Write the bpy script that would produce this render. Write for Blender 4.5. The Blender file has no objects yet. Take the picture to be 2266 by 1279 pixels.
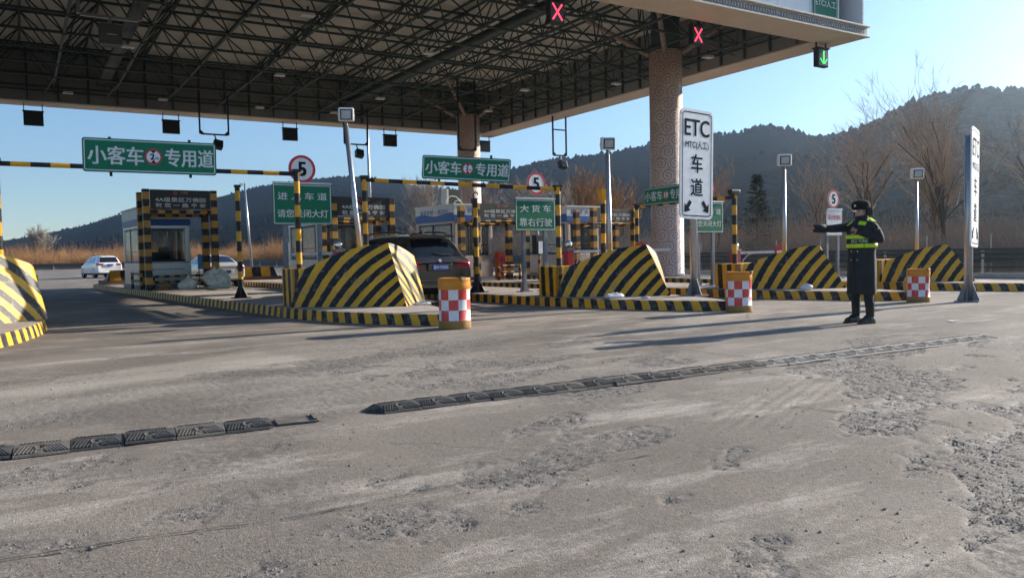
import bpy, bmesh, math, random
import numpy as np
from mathutils import Vector, Matrix
random.seed(7); NPR = np.random.RandomState(11)
SC = bpy.context.scene
COL = SC.collection
R = math.radians

# ------------------------------------------------------------------ camera
cam_d = bpy.data.cameras.new('camera'); cam = bpy.data.objects.new('camera', cam_d); COL.objects.link(cam)
cam_d.sensor_width = 36.0; cam_d.lens = 1745.0/2266.0*36.0
cam_d.clip_start = 0.05; cam_d.clip_end = 6000
YAW, PITCH, ROLL = R(32.0), R(-2.6), R(1.2)
_f = Vector((math.sin(YAW)*math.cos(PITCH), math.cos(YAW)*math.cos(PITCH), math.sin(PITCH)))
_r = Vector((math.cos(YAW), -math.sin(YAW), 0)); _u = _r.cross(_f)
_R = _r*math.cos(ROLL) - _u*math.sin(ROLL); _U = _u*math.cos(ROLL) + _r*math.sin(ROLL)
cam.matrix_world = Matrix(((_R.x, _U.x, -_f.x, 0), (_R.y, _U.y, -_f.y, 0), (_R.z, _U.z, -_f.z, 1.24), (0, 0, 0, 1)))
SC.camera = cam

# ------------------------------------------------------------------ sky, sun, exposure
SUN_EL, SUN_AZ = R(20.5), R(91.5)            # azimuth clockwise from +Y
w = bpy.data.worlds.new('World'); SC.world = w; w.use_nodes = True
nt = w.node_tree; bg = nt.nodes['Background']
sky = nt.nodes.new('ShaderNodeTexSky'); sky.sky_type = 'NISHITA'; sky.sun_disc = False
sky.sun_elevation = SUN_EL; sky.sun_rotation = SUN_AZ
sky.altitude = 400; sky.air_density = 1.0; sky.dust_density = 0.0; sky.ozone_density = 3.5
nt.links.new(sky.outputs[0], bg.inputs[0]); bg.inputs[1].default_value = 0.082
sd = bpy.data.lights.new('sun', 'SUN'); sd.energy = 5.0; sd.angle = R(0.53); sd.color = (1.0, 0.885, 0.74)
sun = bpy.data.objects.new('sun', sd); COL.objects.link(sun)
_s = Vector((math.sin(SUN_AZ)*math.cos(SUN_EL), math.cos(SUN_AZ)*math.cos(SUN_EL), math.sin(SUN_EL)))
sun.rotation_euler = _s.to_track_quat('Z', 'Y').to_euler(); sun.location = (60, 0, 40)
SC.view_settings.view_transform = 'Standard'; SC.view_settings.look = 'None'
SC.view_settings.exposure = 1.2; SC.view_settings.gamma = 1.0
SC.cycles.use_denoising = True
SC.cycles.max_bounces = 7; SC.cycles.diffuse_bounces = 4; SC.cycles.glossy_bounces = 3
SC.cycles.caustics_reflective = False; SC.cycles.caustics_refractive = False
SC.cycles.sample_clamp_indirect = 6.0

# ------------------------------------------------------------------ helpers: materials
MATS = {}
def mat(name, col, rough=0.6, metal=0.0, var=0.12, vscale=6.0, bump=0.0, bscale=60.0, dirt=None, dirt_amt=0.0, dscale=3.0, spec=0.4, coords='Object', emit=None, estr=0.0, trans=0.0, alpha=1.0, coat=0.0, bdist=0.01):
    if name in MATS: return MATS[name]
    m = bpy.data.materials.new(name); m.use_nodes = True; t = m.node_tree; N = t.nodes; L = t.links
    b = N['Principled BSDF']; tc = N.new('ShaderNodeTexCoord')
    b.inputs['Roughness'].default_value = rough; b.inputs['Metallic'].default_value = metal
    b.inputs['Specular IOR Level'].default_value = spec
    if coat: b.inputs['Coat Weight'].default_value = coat; b.inputs['Coat Roughness'].default_value = 0.06
    if trans: b.inputs['Transmission Weight'].default_value = trans
    if alpha < 1: b.inputs['Alpha'].default_value = alpha
    if emit: b.inputs['Emission Color'].default_value = (*emit, 1); b.inputs['Emission Strength'].default_value = estr
    n = N.new('ShaderNodeTexNoise'); n.inputs['Scale'].default_value = vscale; n.inputs['Detail'].default_value = 6; n.inputs['Roughness'].default_value = 0.65
    L.new(tc.outputs[coords], n.inputs['Vector'])
    mr = N.new('ShaderNodeMapRange'); mr.inputs[1].default_value = 0.3; mr.inputs[2].default_value = 0.7
    mr.inputs[3].default_value = 1 - var; mr.inputs[4].default_value = 1 + var
    L.new(n.outputs['Fac'], mr.inputs[0])
    mx = N.new('ShaderNodeMix'); mx.data_type = 'RGBA'; mx.blend_type = 'MULTIPLY'; mx.inputs[0].default_value = 1.0
    mx.inputs[6].default_value = (*col, 1); L.new(mr.outputs[0], mx.inputs[7])
    out = mx.outputs[2]
    if dirt:
        n2 = N.new('ShaderNodeTexNoise'); n2.inputs['Scale'].default_value = dscale; n2.inputs['Detail'].default_value = 9; n2.inputs['Roughness'].default_value = 0.72
        L.new(tc.outputs[coords], n2.inputs['Vector'])
        m2 = N.new('ShaderNodeMapRange'); m2.inputs[1].default_value = 0.5; m2.inputs[2].default_value = 0.72; m2.inputs[4].default_value = dirt_amt
        L.new(n2.outputs['Fac'], m2.inputs[0])
        x2 = N.new('ShaderNodeMix'); x2.data_type = 'RGBA'; L.new(m2.outputs[0], x2.inputs[0]); L.new(out, x2.inputs[6]); x2.inputs[7].default_value = (*dirt, 1)
        out = x2.outputs[2]
    L.new(out, b.inputs['Base Color'])
    if bump:
        n3 = N.new('ShaderNodeTexNoise'); n3.inputs['Scale'].default_value = bscale; n3.inputs['Detail'].default_value = 5
        L.new(tc.outputs[coords], n3.inputs['Vector'])
        bp = N.new('ShaderNodeBump'); bp.inputs['Strength'].default_value = bump; bp.inputs['Distance'].default_value = bdist
        L.new(n3.outputs['Fac'], bp.inputs['Height']); L.new(bp.outputs[0], b.inputs['Normal'])
    MATS[name] = m; return m

def stripe_mat(name, a, b_, wear=0.35, rough=0.6, wearcol=(0.33, 0.30, 0.26), sharp=0.5, dscale=5.0, wob=0.06, lo=.48, hi=.75):
    """two colours alternating along UV.x (period 1), scuffed"""
    m = bpy.data.materials.new(name); m.use_nodes = True; t = m.node_tree; N = t.nodes; L = t.links
    p = N['Principled BSDF']; p.inputs['Roughness'].default_value = rough; p.inputs['Specular IOR Level'].default_value = 0.35
    tc = N.new('ShaderNodeTexCoord'); sx = N.new('ShaderNodeSeparateXYZ'); L.new(tc.outputs['UV'], sx.inputs[0])
    nw = N.new('ShaderNodeTexNoise'); nw.inputs['Scale'].default_value = 9; nw.inputs['Detail'].default_value = 3; L.new(tc.outputs['Object'], nw.inputs['Vector'])
    ws = N.new('ShaderNodeMath'); ws.operation = 'MULTIPLY_ADD'; L.new(nw.outputs['Fac'], ws.inputs[0]); ws.inputs[1].default_value = wob; L.new(sx.outputs[0], ws.inputs[2])
    fr = N.new('ShaderNodeMath'); fr.operation = 'FRACT'; L.new(ws.outputs[0], fr.inputs[0])
    gt = N.new('ShaderNodeMath'); gt.operation = 'GREATER_THAN'; L.new(fr.outputs[0], gt.inputs[0]); gt.inputs[1].default_value = sharp
    mx = N.new('ShaderNodeMix'); mx.data_type = 'RGBA'; L.new(gt.outputs[0], mx.inputs[0]); mx.inputs[6].default_value = (*a, 1); mx.inputs[7].default_value = (*b_, 1)
    n = N.new('ShaderNodeTexNoise'); n.inputs['Scale'].default_value = dscale; n.inputs['Detail'].default_value = 10; n.inputs['Roughness'].default_value = 0.7
    L.new(tc.outputs['Object'], n.inputs['Vector'])
    mr = N.new('ShaderNodeMapRange'); mr.inputs[1].default_value = lo; mr.inputs[2].default_value = hi; mr.inputs[4].default_value = wear; L.new(n.outputs['Fac'], mr.inputs[0])
    x2 = N.new('ShaderNodeMix'); x2.data_type = 'RGBA'; L.new(mr.outputs[0], x2.inputs[0]); L.new(mx.outputs[2], x2.inputs[6]); x2.inputs[7].default_value = (*wearcol, 1)
    n3 = N.new('ShaderNodeTexNoise'); n3.inputs['Scale'].default_value = 2.2; n3.inputs['Detail'].default_value = 4; L.new(tc.outputs['Object'], n3.inputs['Vector'])
    mv = N.new('ShaderNodeMapRange'); mv.inputs[1].default_value = 0.3; mv.inputs[2].default_value = 0.7; mv.inputs[3].default_value = 0.8; mv.inputs[4].default_value = 1.15; L.new(n3.outputs['Fac'], mv.inputs[0])
    x3 = N.new('ShaderNodeMix'); x3.data_type = 'RGBA'; x3.blend_type = 'MULTIPLY'; x3.inputs[0].default_value = 1; L.new(x2.outputs[2], x3.inputs[6]); L.new(mv.outputs[0], x3.inputs[7])
    L.new(x3.outputs[2], p.inputs['Base Color'])
    bp = N.new('ShaderNodeBump'); bp.inputs['Strength'].default_value = 0.25; bp.inputs['Distance'].default_value = 0.006
    L.new(n.outputs['Fac'], bp.inputs['Height']); L.new(bp.outputs[0], p.inputs['Normal'])
    MATS[name] = m; return m

YEL = (0.70, 0.36, 0.015); BLK = (0.010, 0.011, 0.014)
stripe_mat('hazard_paint', BLK, YEL, 0.62, rough=0.5, dscale=8.0, wob=0.15, lo=.545, hi=.66, wearcol=(.26, .235, .20)); MATS['hazard_paint'].node_tree.nodes['Principled BSDF'].inputs['Specular IOR Level'].default_value = 0.34
stripe_mat('kerb_paint', BLK, YEL, 0.6, dscale=7.0, wob=0.10)
stripe_mat('post_paint', BLK, YEL, 0.16, rough=0.45, wob=0.0)
stripe_mat('pillar_paint', BLK, (0.50, 0.25, 0.03), 0.22, rough=0.5, wob=0.0)
mat('dark_steel', (0.034, 0.058, 0.050), 0.5, 0.0, 0.2)
mat('black_metal', (0.012, 0.012, 0.014), 0.45)
mat('galv', (0.42, 0.43, 0.45), 0.38, 0.85, 0.12, 14)
mat('grey_post', (0.17, 0.19, 0.22), 0.5, 0.3, 0.15)
mat('white_paint', (0.74, 0.75, 0.76), 0.45)
mat('sign_white', (0.72, 0.76, 0.80), 0.5, dirt=(0.45, 0.45, 0.44), dirt_amt=0.25)
mat('sign_green', (0.005, 0.16, 0.085), 0.5, var=0.08, spec=0.25)
mat('sign_red', (0.55, 0.03, 0.05), 0.5)
mat('letter_white', (0.62, 0.66, 0.66), 0.5, dirt=(0.4, 0.45, 0.43), dirt_amt=0.3, dscale=8)
mat('letter_black', (0.014, 0.018, 0.022), 0.85, spec=0.06)
mat('sign_brown', (0.028, 0.022, 0.022), 0.5)
mat('glass_dark', (0.010, 0.013, 0.015), 0.06, 0.0, 0.05, spec=0.6)
mat('chrome', (0.8, 0.8, 0.8), 0.06, 1.0, 0.02)
mat('red_paint', (0.42, 0.025, 0.035), 0.45)
mat('blue_paint', (0.01, 0.09, 0.36), 0.45)

# ------------------------------------------------------------------ helpers: meshes
class MB:
    """collects shapes into one mesh; optional UV.x per vertex for stripes"""
    def __init__(s): s.v = []; s.f = []; s.m = []; s.u = []
    def add(s, vs, fs, mi=0, u=None):
        o = len(s.v); s.v += [tuple(p) for p in vs]; s.f += [tuple(o+i for i in f) for f in fs]; s.m += [mi]*len(fs)
        s.u += list(u) if u is not None else [0.0]*len(vs)
        return s
    def box(s, c, d, mi=0, rz=0.0, ufun=None, top=None, tilt=None):
        x, y, z = d[0]/2, d[1]/2, d[2]/2; tx = top or 1.0
        P = [(-x, -y, -z), (x, -y, -z), (x, y, -z), (-x, y, -z), (-x*tx, -y*tx, z), (x*tx, -y*tx, z), (x*tx, y*tx, z), (-x*tx, y*tx, z)]
        M = Matrix.Rotation(rz, 3, 'Z')
        if tilt: M = M @ Matrix.Rotation(tilt[0], 3, 'X') @ Matrix.Rotation(tilt[1], 3, 'Y')
        P = [M @ Vector(p) + Vector(c) for p in P]
        return s.add(P, [(0, 3, 2, 1), (4, 5, 6, 7), (0, 1, 5, 4), (1, 2, 6, 5), (2, 3, 7, 6), (3, 0, 4, 7)], mi, [ufun(p) for p in P] if ufun else None)
    def tube(s, a, b, r0, r1=None, n=10, mi=0, caps=True, u0=0, u1=0, rot=0.0):
        a = Vector(a); b = Vector(b); r1 = r0 if r1 is None else r1; d = (b-a)
        if d.length < 1e-6: return s
        q = d.normalized().to_track_quat('Z', 'Y'); P = []; U = []
        for (c, r, u) in ((a, r0, u0), (b, r1, u1)):
            for k in range(n):
                t = 2*math.pi*k/n + rot; P.append(c + q @ Vector((r*math.cos(t), r*math.sin(t), 0))); U.append(u)
        F = [(k, (k+1) % n, n+(k+1) % n, n+k) for k in range(n)]
        if caps: F += [tuple(range(n-1, -1, -1)), tuple(range(n, 2*n))]
        return s.add(P, F, mi, U)
    def path(s, pts, r, n=8, mi=0):
        for a, b in zip(pts[:-1], pts[1:]): s.tube(a, b, r, r, n, mi)
        return s
    def lathe(s, prof, c=(0, 0, 0), n=24, mi=0, axis='Z'):
        P = []; m = len(prof)
        for k in range(n):
            t = 2*math.pi*k/n
            for (r, h) in prof:
                p = (r*math.cos(t), r*math.sin(t), h) if axis == 'Z' else ((r*math.cos(t), h, r*math.sin(t)) if axis == 'Y' else (h, r*math.cos(t), r*math.sin(t)))
                P.append((p[0]+c[0], p[1]+c[1], p[2]+c[2]))
        F = []
        for k in range(n):
            k2 = (k+1) % n
            for j in range(m-1): F.append((k*m+j, k2*m+j, k2*m+j+1, k*m+j+1))
        return s.add(P, F, mi)
    def prism(s, poly, z0, z1, mi=0, mi_side=None):
        n = len(poly); P = [(x, y, z0) for x, y in poly]+[(x, y, z1) for x, y in poly]
        s.add(P, [tuple(range(n-1, -1, -1)), tuple(range(n, 2*n))], mi)
        s.add(P, [(k, (k+1) % n, n+(k+1) % n, n+k) for k in range(n)], mi if mi_side is None else mi_side)
        return s
    def sphere(s, c, r, n=12, mi=0, sc=(1, 1, 1)):
        prof = [(r*math.sin(math.pi*k/n), -r*math.cos(math.pi*k/n)) for k in range(n+1)]
        o = len(s.v); s.lathe(prof, (0, 0, 0), n*2, mi)
        for i in range(o, len(s.v)):
            p = s.v[i]; s.v[i] = (p[0]*sc[0]+c[0], p[1]*sc[1]+c[1], p[2]*sc[2]+c[2])
        return s
    def build(s, name, mats, parent=None, smooth=False, bevel=0.0, loc=None, rz=None):
        me = bpy.data.meshes.new(name); me.from_pydata(s.v, [], s.f)
        mats = mats if isinstance(mats, (list, tuple)) else [mats]
        for m in mats: me.materials.append(MATS[m] if isinstance(m, str) else m)
        if any(s.m): me.polygons.foreach_set('material_index', s.m)
        if any(s.u):
            uv = me.uv_layers.new(name='UVMap'); li = np.empty(len(me.loops), dtype=np.int32); me.loops.foreach_get('vertex_index', li)
            uu = np.array(s.u)[li]; a = np.zeros((len(li), 2)); a[:, 0] = uu; uv.data.foreach_set('uv', a.ravel())
        if smooth: me.polygons.foreach_set('use_smooth', [True]*len(me.polygons))
        me.update(); o = bpy.data.objects.new(name, me); COL.objects.link(o)
        if parent: o.parent = parent
        if loc: o.location = loc
        if rz: o.rotation_euler.z = rz
        if bevel:
            b = o.modifiers.new('bevel', 'BEVEL'); b.width = bevel; b.segments = 2; b.limit_method = 'ANGLE'; b.angle_limit = R(40)
        return o

def thing(name, label, cat, loc=(0, 0, 0), rz=0.0, group=None):
    o = bpy.data.objects.new(name, None); COL.objects.link(o); o.location = loc; o.rotation_euler.z = rz
    o.empty_display_size = 0.2; o['label'] = label; o['category'] = cat
    if group: o['group'] = group
    return o
def tag(o, label, cat, group=None):
    o['label'] = label; o['category'] = cat
    if group: o['group'] = group
    return o
def copy_tree(o, parent=None):
    c = o.copy(); COL.objects.link(c); c.parent = parent
    for ch in list(o.children): copy_tree(ch, c)
    return c
def inst(src, parent, loc=None, rz=None, scale=None):
    c = src.copy(); COL.objects.link(c); c.parent = parent
    if loc is not None: c.location = loc
    if rz is not None: c.rotation_euler.z = rz
    if scale is not None: c.scale = scale
    return c

# all lettering is tessellated once, up front, while the scene is still empty
GLYPHS = {}
def prepare_glyphs(words):
    obs = []
    for wd_ in words:
        cu = bpy.data.curves.new('t', 'FONT'); cu.body = wd_; cu.resolution_u = 3
        o = bpy.data.objects.new('t', cu); COL.objects.link(o); obs.append((wd_, o, cu))
    dg = bpy.context.evaluated_depsgraph_get()
    for wd_, o, cu in obs:
        me = bpy.data.meshes.new_from_object(o.evaluated_get(dg)); n = len(me.vertices); co = np.empty(n*3); me.vertices.foreach_get('co', co)
        GLYPHS[wd_] = (co.reshape(-1, 3), [tuple(p.vertices) for p in me.polygons]); bpy.data.meshes.remove(me)
    for wd_, o, cu in obs: bpy.data.objects.remove(o); bpy.data.curves.remove(cu)
prepare_glyphs(['ETC/人工', '小客车', '专用道', '2', 'm', '5', '进 入 车 道', '请您关闭大灯', '大 货 车', '靠右行驶', '联合收割机', '专用通道', 'ETC', 'MTC(人工)', '车', '道', '4A级景区万佛园', '祝 您 一 路 平 安', '万佛园', '服务大众', '承载梦想 一路同行', '晋M·YP555', 'BAO TONG'])
def text(name, body, size, m, parent, loc, rot=(math.pi/2, 0, 0), width=None, bold=0.0, space=1.0, align='CENTER'):
    """flat lettering facing -Y by default; width squeezes it to a given width"""
    co, fs = GLYPHS[body]
    w0, h0 = co[:, 0].max()-co[:, 0].min(), co[:, 1].max()-co[:, 1].min()
    cx, cy = (co[:, 0].max()+co[:, 0].min())/2, (co[:, 1].max()+co[:, 1].min())/2
    sy = size/h0; sx = (width/w0) if width else sy
    base = np.stack([(co[:, 0]-cx)*sx, (co[:, 1]-cy)*sy, co[:, 2]*0], 1)
    mb = MB(); b = bold*size
    offs = [(0, 0)] if not b else [(-b, -b*.6), (b, -b*.6), (-b, b*.6), (b, b*.6)]
    for k, (dx, dy) in enumerate(offs):
        q = base.copy(); q[:, 0] += dx; q[:, 1] += dy; q[:, 2] = k*0.0006
        mb.add([tuple(p) for p in q], fs)
    ob = mb.build(name, m, parent); ob.location = loc; ob.rotation_euler = rot
    return ob

def rrect(w, h, r, n=5):
    P = []
    for (cx, cy, a0) in ((w/2-r, h/2-r, 0), (-w/2+r, h/2-r, 90), (-w/2+r, -h/2+r, 180), (w/2-r, -h/2+r, 270)):
        for k in range(n+1):
            a = R(a0+90*k/n); P.append((cx+r*math.cos(a), cy+r*math.sin(a)))
    return P
def plate(name, m, parent, w, h, r, y0, y1, loc=(0, 0, 0), ring=None):
    """rounded board in the XZ plane from y0 (back) to y1 (front, smaller y); ring = inner inset makes a frame line"""
    P = rrect(w, h, r); n = len(P); mb = MB()
    if ring is None:
        V = [(x, y0, z) for x, z in P]+[(x, y1, z) for x, z in P]
        mb.add(V, [tuple(range(n)), tuple(range(2*n-1, n-1, -1))]+[(k, n+k, n+(k+1) % n, (k+1) % n) for k in range(n)])
    else:
        Q = rrect(w-2*ring, h-2*ring, max(r-ring, .005))
        V = [(x, y1, z) for x, z in P]+[(x, y1, z) for x, z in Q]
        mb.add(V, [(k, n+k, n+(k+1) % n, (k+1) % n) for k in range(n)])
    return mb.build(name, m, parent, loc=loc)
def disc(name, m, parent, r, y0, y1, loc=(0, 0, 0), r_in=None, n=40):
    mb = MB()
    if r_in is None: mb.lathe([(0, y0), (r, y0), (r, y1), (0, y1)], n=n, axis='Y')
    else: mb.lathe([(r_in, y1), (r, y1)], n=n, axis='Y')
    return mb.build(name, m, parent, loc=loc)

# numpy value noise
_NT = {}
def vnoise(x, y, s, seed):
    if seed not in _NT: _NT[seed] = np.random.RandomState(seed).rand(256, 256)
    T = _NT[seed]
    X = x/s; Y = y/s; xi = np.floor(X).astype(int); yi = np.floor(Y).astype(int); fx = X-xi; fy = Y-yi
    fx = fx*fx*(3-2*fx); fy = fy*fy*(3-2*fy)
    g = lambda i, j: T[i % 256, j % 256]
    return (g(xi, yi)*(1-fx)+g(xi+1, yi)*fx)*(1-fy)+(g(xi, yi+1)*(1-fx)+g(xi+1, yi+1)*fx)*fy
def fbm(x, y, s, seed, o=4):
    r = 0; a = 0.5; t = 0
    for k in range(o): r = r+a*vnoise(x, y, s/2**k, seed+k); t += a; a *= .5
    return r/t

# island frame: s metres back from the near tip, l metres to the right of the axis
TIP = {0: (-.66, 13.2), 1: (6.3, 12.2), 2: (11.95, 11.0), 3: (16.8, 10.2), 4: (22.3, 9.2)}
IRZ = math.atan(0.07)
def isl(k, s, l, z=0.2): return (TIP[k][0]-0.07*s+l, TIP[k][1]+s+0.07*l, z)
# ================================================================== GROUND
def broken_field(X, Y):
    ca, sa = math.cos(R(-25)), math.sin(R(-25)); U = X*ca-Y*sa; V = X*sa+Y*ca
    return fbm(U*.6, V*1.5, 1.25, 3, 5)*.62+fbm(U*.7, V*1.3, .32, 90, 3)*.38
def make_ground():
    def axis(bands, far_lo, far_hi):
        a = np.concatenate([np.arange(l, h-1e-6, st) for l, h, st in bands]+[[bands[-1][1]]]); lo, hi = bands[0][0], bands[-1][1]; o = [hi]; s = bands[-1][2]
        while o[-1] < far_hi: s *= 1.35; o.append(o[-1]+s)
        i = [lo]; s = bands[0][2]
        while i[-1] > far_lo: s *= 1.35; i.append(i[-1]-s)
        return np.concatenate([np.clip(np.array(i[1:])[::-1], far_lo, None), a, np.clip(np.array(o[1:]), None, far_hi)])
    xs = axis([(-3.2, -1.0, .04), (-1.0, 7.2, .0165), (7.2, 13.0, .04)], -1200, 1550); ys = axis([(1.6, 5.6, .0165), (5.6, 11.0, .04)], -800, 1600)
    X, Y = np.meshgrid(xs, ys); nx, ny = len(xs), len(ys)
    # worn patches where the surface has broken up into loose aggregate; stretched across the picture
    ca, sa = math.cos(R(-25)), math.sin(R(-25)); U = X*ca-Y*sa; V = X*sa+Y*ca
    m = broken_field(X, Y)
    mask = np.clip((m-.546)/.03, 0, 1)
    fade = np.exp(-np.clip(np.hypot(X-4, (Y-4)*1.2)-6, 0, None)/2.5)
    mask = mask*fade
    asph = np.clip((fbm(X+30, Y, 2.6, 41, 4)-.50+.16*np.clip((X-5.0)/3, -1, 1)*np.exp(-((Y-5.2)/2.6)**2))/.06, 0, 1)
    fine = vnoise(X, Y, .034, 5); mid = fbm(X, Y, .12, 8, 3)
    pit = np.clip((vnoise(U*.6, V*1.3, .036, 23)*.55+vnoise(U, V, .09, 24)*.2+vnoise(U, V, .3, 25)*.25-.55)/.07, 0, 1)
    Z = fbm(X, Y, 3.0, 51, 3)*.008-.004
    Z = Z-mask*(.005+pit*.005*(.4+.6*mid))+mask*(fine-.5)*.006+(fine-.5)*.0012+asph*(1-mask)*(fine-.5)*.004*fade
    # tool marks, bottom right
    tm = np.clip(1-np.abs(V-(2.0-.06*U))/.45, 0, 1)*np.clip((U-5.0)/.8, 0, 1)*np.clip((9-U)/2, 0, 1)
    Z = Z+tm*np.sin(V*2*math.pi/.11)*.004*(.4+.6*mid)
    co = np.stack([X, Y, Z*np.clip(fade*3, 0, 1)], 2).reshape(-1, 3)
    idx = np.arange(nx*ny).reshape(ny, nx)
    q = np.stack([idx[:-1, :-1], idx[:-1, 1:], idx[1:, 1:], idx[1:, :-1]], 2).reshape(-1, 4)
    me = bpy.data.meshes.new('ground'); me.vertices.add(len(co)); me.vertices.foreach_set('co', co.ravel())
    me.loops.add(q.size); me.loops.foreach_set('vertex_index', q.ravel().astype(np.int32))
    me.polygons.add(len(q)); me.polygons.foreach_set('loop_start', np.arange(0, q.size, 4, dtype=np.int32))
    me.polygons.foreach_set('use_smooth', np.ones(len(q), dtype=bool))
    me.update(calc_edges=True)
    dust = np.clip((fbm(U*.5, V*1.4, 1.6, 71, 5)-.40)/.16, 0, 1)*np.exp(-((Y-8.6-.1*X)/3.4)**2)*(Y > 0)
    for nm, a in (('broken', mask), ('pit', mask*pit), ('asphalt', asph), ('dust', dust)):
        at = me.attributes.new(nm, 'FLOAT', 'POINT'); at.data.foreach_set('value', a.ravel().astype(np.float32))
    o = bpy.data.objects.new('ground', me); COL.objects.link(o); o['kind'] = 'structure'
    mt = bpy.data.materials.new('road_surface'); mt.use_nodes = True; t = mt.node_tree; N = t.nodes; L = t.links
    b = N['Principled BSDF']; b.inputs['Specular IOR Level'].default_value = 0.3
    tc = N.new('ShaderNodeTexCoord')
    def noise(s, d=6, ro=.6, vec=None, stretch=None, rz=0):
        n = N.new('ShaderNodeTexNoise'); n.inputs['Scale'].default_value = s; n.inputs['Detail'].default_value = d; n.inputs['Roughness'].default_value = ro
        v = tc.outputs['Object']
        if stretch:
            mp = N.new('ShaderNodeMapping'); mp.inputs['Scale'].default_value = stretch; mp.inputs['Rotation'].default_value = (0, 0, rz); L.new(v, mp.inputs['Vector']); v = mp.outputs[0]
        L.new(v, n.inputs['Vector']); return n.outputs['Fac']
    def rng(v, a, b_, c=0, d=1):
        m = N.new('ShaderNodeMapRange'); m.inputs[1].default_value = a; m.inputs[2].default_value = b_; m.inputs[3].default_value = c; m.inputs[4].default_value = d; L.new(v, m.inputs[0]); return m.outputs[0]
    def mix(f, a, c, blend='MIX'):
        x = N.new('ShaderNodeMix'); x.data_type = 'RGBA'; x.blend_type = blend
        if isinstance(f, float): x.inputs[0].default_value = f
        else: L.new(f, x.inputs[0])
        for s, v in ((6, a), (7, c)):
            if isinstance(v, tuple): x.inputs[s].default_value = (*v, 1)
            else: L.new(v, x.inputs[s])
        return x.outputs[2]
    def attr(n):
        a = N.new('ShaderNodeAttribute'); a.attribute_name = n; return a.outputs['Fac']
    def math_(op, a, c):
        x = N.new('ShaderNodeMath'); x.operation = op
        for i, v in enumerate((a, c)):
            if isinstance(v, float): x.inputs[i].default_value = v
            else: L.new(v, x.inputs[i])
        return x.outputs[0]
    c = mix(rng(noise(.35, 8, .65), .35, .65), (.138, .120, .103), (.205, .180, .155))
    c = mix(rng(noise(.9, 9, .75, stretch=(.5, 1.6, 1), rz=.35), .50, .64), c, (.36, .328, .295))          # pale cement dust
    c = mix(rng(noise(1.3, 7, .7, stretch=(1.4, .35, 1), rz=-.1), .52, .70, 0, .55), c, (.115, .108, .102))   # tyre-worn streaks
    c = mix(math_('MULTIPLY', attr('dust'), .62), c, (.36, .325, .285))
    c = mix(math_('MULTIPLY', attr('asphalt'), .25), c, (.100, .096, .092))
    sp = noise(150, 2, .5); c = mix(1.0, c, mix(rng(sp, .35, .65), (.62, .62, .62), (1.42, 1.40, 1.36)), 'MULTIPLY')
    sp2 = noise(28, 4, .7); c = mix(1.0, c, mix(rng(sp2, .3, .7), (.76, .76, .76), (1.22, 1.21, 1.19)), 'MULTIPLY')
    # loose aggregate: pale stones over dark binder
    vo = N.new('ShaderNodeTexVoronoi'); vo.inputs['Scale'].default_value = 44; L.new(tc.outputs['Object'], vo.inputs['Vector'])
    st = mix(rng(vo.outputs['Distance'], .2, .55), (.34, .315, .285), (.12, .113, .106))
    c = mix(math_('MULTIPLY', attr('broken'), .40), c, st)
    c = mix(math_('MULTIPLY', attr('pit'), .42), c, (.095, .088, .082))
    # hairline cracks and joints
    vc = N.new('ShaderNodeTexVoronoi'); vc.feature = 'DISTANCE_TO_EDGE'; vc.inputs['Scale'].default_value = .30
    mp = N.new('ShaderNodeMapping'); L.new(tc.outputs['Object'], mp.inputs['Vector'])
    nd = N.new('ShaderNodeTexNoise'); nd.inputs['Scale'].default_value = .9; nd.inputs['Detail'].default_value = 5; L.new(tc.outputs['Object'], nd.inputs['Vector'])
    vm = N.new('ShaderNodeVectorMath'); vm.operation = 'MULTIPLY_ADD'; L.new(nd.outputs['Color'], vm.inputs[0]); vm.inputs[1].default_value = (1.3, 1.3, 0); L.new(mp.outputs[0], vm.inputs[2])
    L.new(vm.outputs[0], vc.inputs['Vector'])
    ck = math_('MULTIPLY', rng(vc.outputs['Distance'], .0, .0035, 1, 0), rng(noise(.5, 2), .48, .56))
    c = mix(math_('MULTIPLY', ck, .75), c, (.035, .033, .032))
    L.new(c, b.inputs['Base Color'])
    L.new(rng(noise(1.1, 6), .3, .7, .66, .92), b.inputs['Roughness'])
    h = math_('ADD', math_('MULTIPLY', sp, .5), math_('MULTIPLY', noise(45, 4, .7), .9))
    bp = N.new('ShaderNodeBump'); bp.inputs['Strength'].default_value = .55; bp.inputs['Distance'].default_value = .008; L.new(h, bp.inputs['Height']); L.new(bp.outputs[0], b.inputs['Normal'])
    me.materials.append(mt)
make_ground()

# dry verge beyond the guard rail (4 mm-and-more above the road sheet, rising gently to the foot of the hills)
def make_verge():
    mat('dry_verge', (.11, .085, .055), .95, var=.35, vscale=.8, dirt=(.16, .125, .075), dirt_amt=.8, dscale=.35, bump=.6, bscale=9)
    mb = MB(); n = 60; prev = None; V = []; F = []
    inner = [(32.2, -60), (32.2, 95), (30.5, 120), (24, 142), (12, 158), (-6, 168), (-40, 176), (-160, 185)]
    P = []
    for (a, b) in zip(inner[:-1], inner[1:]):
        for k in range(10): t = k/10; P.append((a[0]+(b[0]-a[0])*t, a[1]+(b[1]-a[1])*t))
    P.append(inner[-1])
    for i, (x, y) in enumerate(P):
        a = P[max(i-1, 0)]; b = P[min(i+1, len(P)-1)]; d = Vector((b[0]-a[0], b[1]-a[1], 0)).normalized(); nrm = Vector((d.y, -d.x, 0))
        for j, (o, z) in enumerate(((0, .006), (.9, .10), (4, .15), (14, .35), (45, 1.2), (120, 3.0))):
            V.append((x+nrm.x*o, y+nrm.y*o, z+(.06*random.random() if j > 1 else 0)))
    m = 6
    for i in range(len(P)-1):
        for j in range(m-1): F.append((i*m+j, i*m+j+1, (i+1)*m+j+1, (i+1)*m+j))
    mb.add(V, F); o = mb.build('verge', 'dry_verge', smooth=True); o['kind'] = 'structure'
make_verge()

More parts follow.
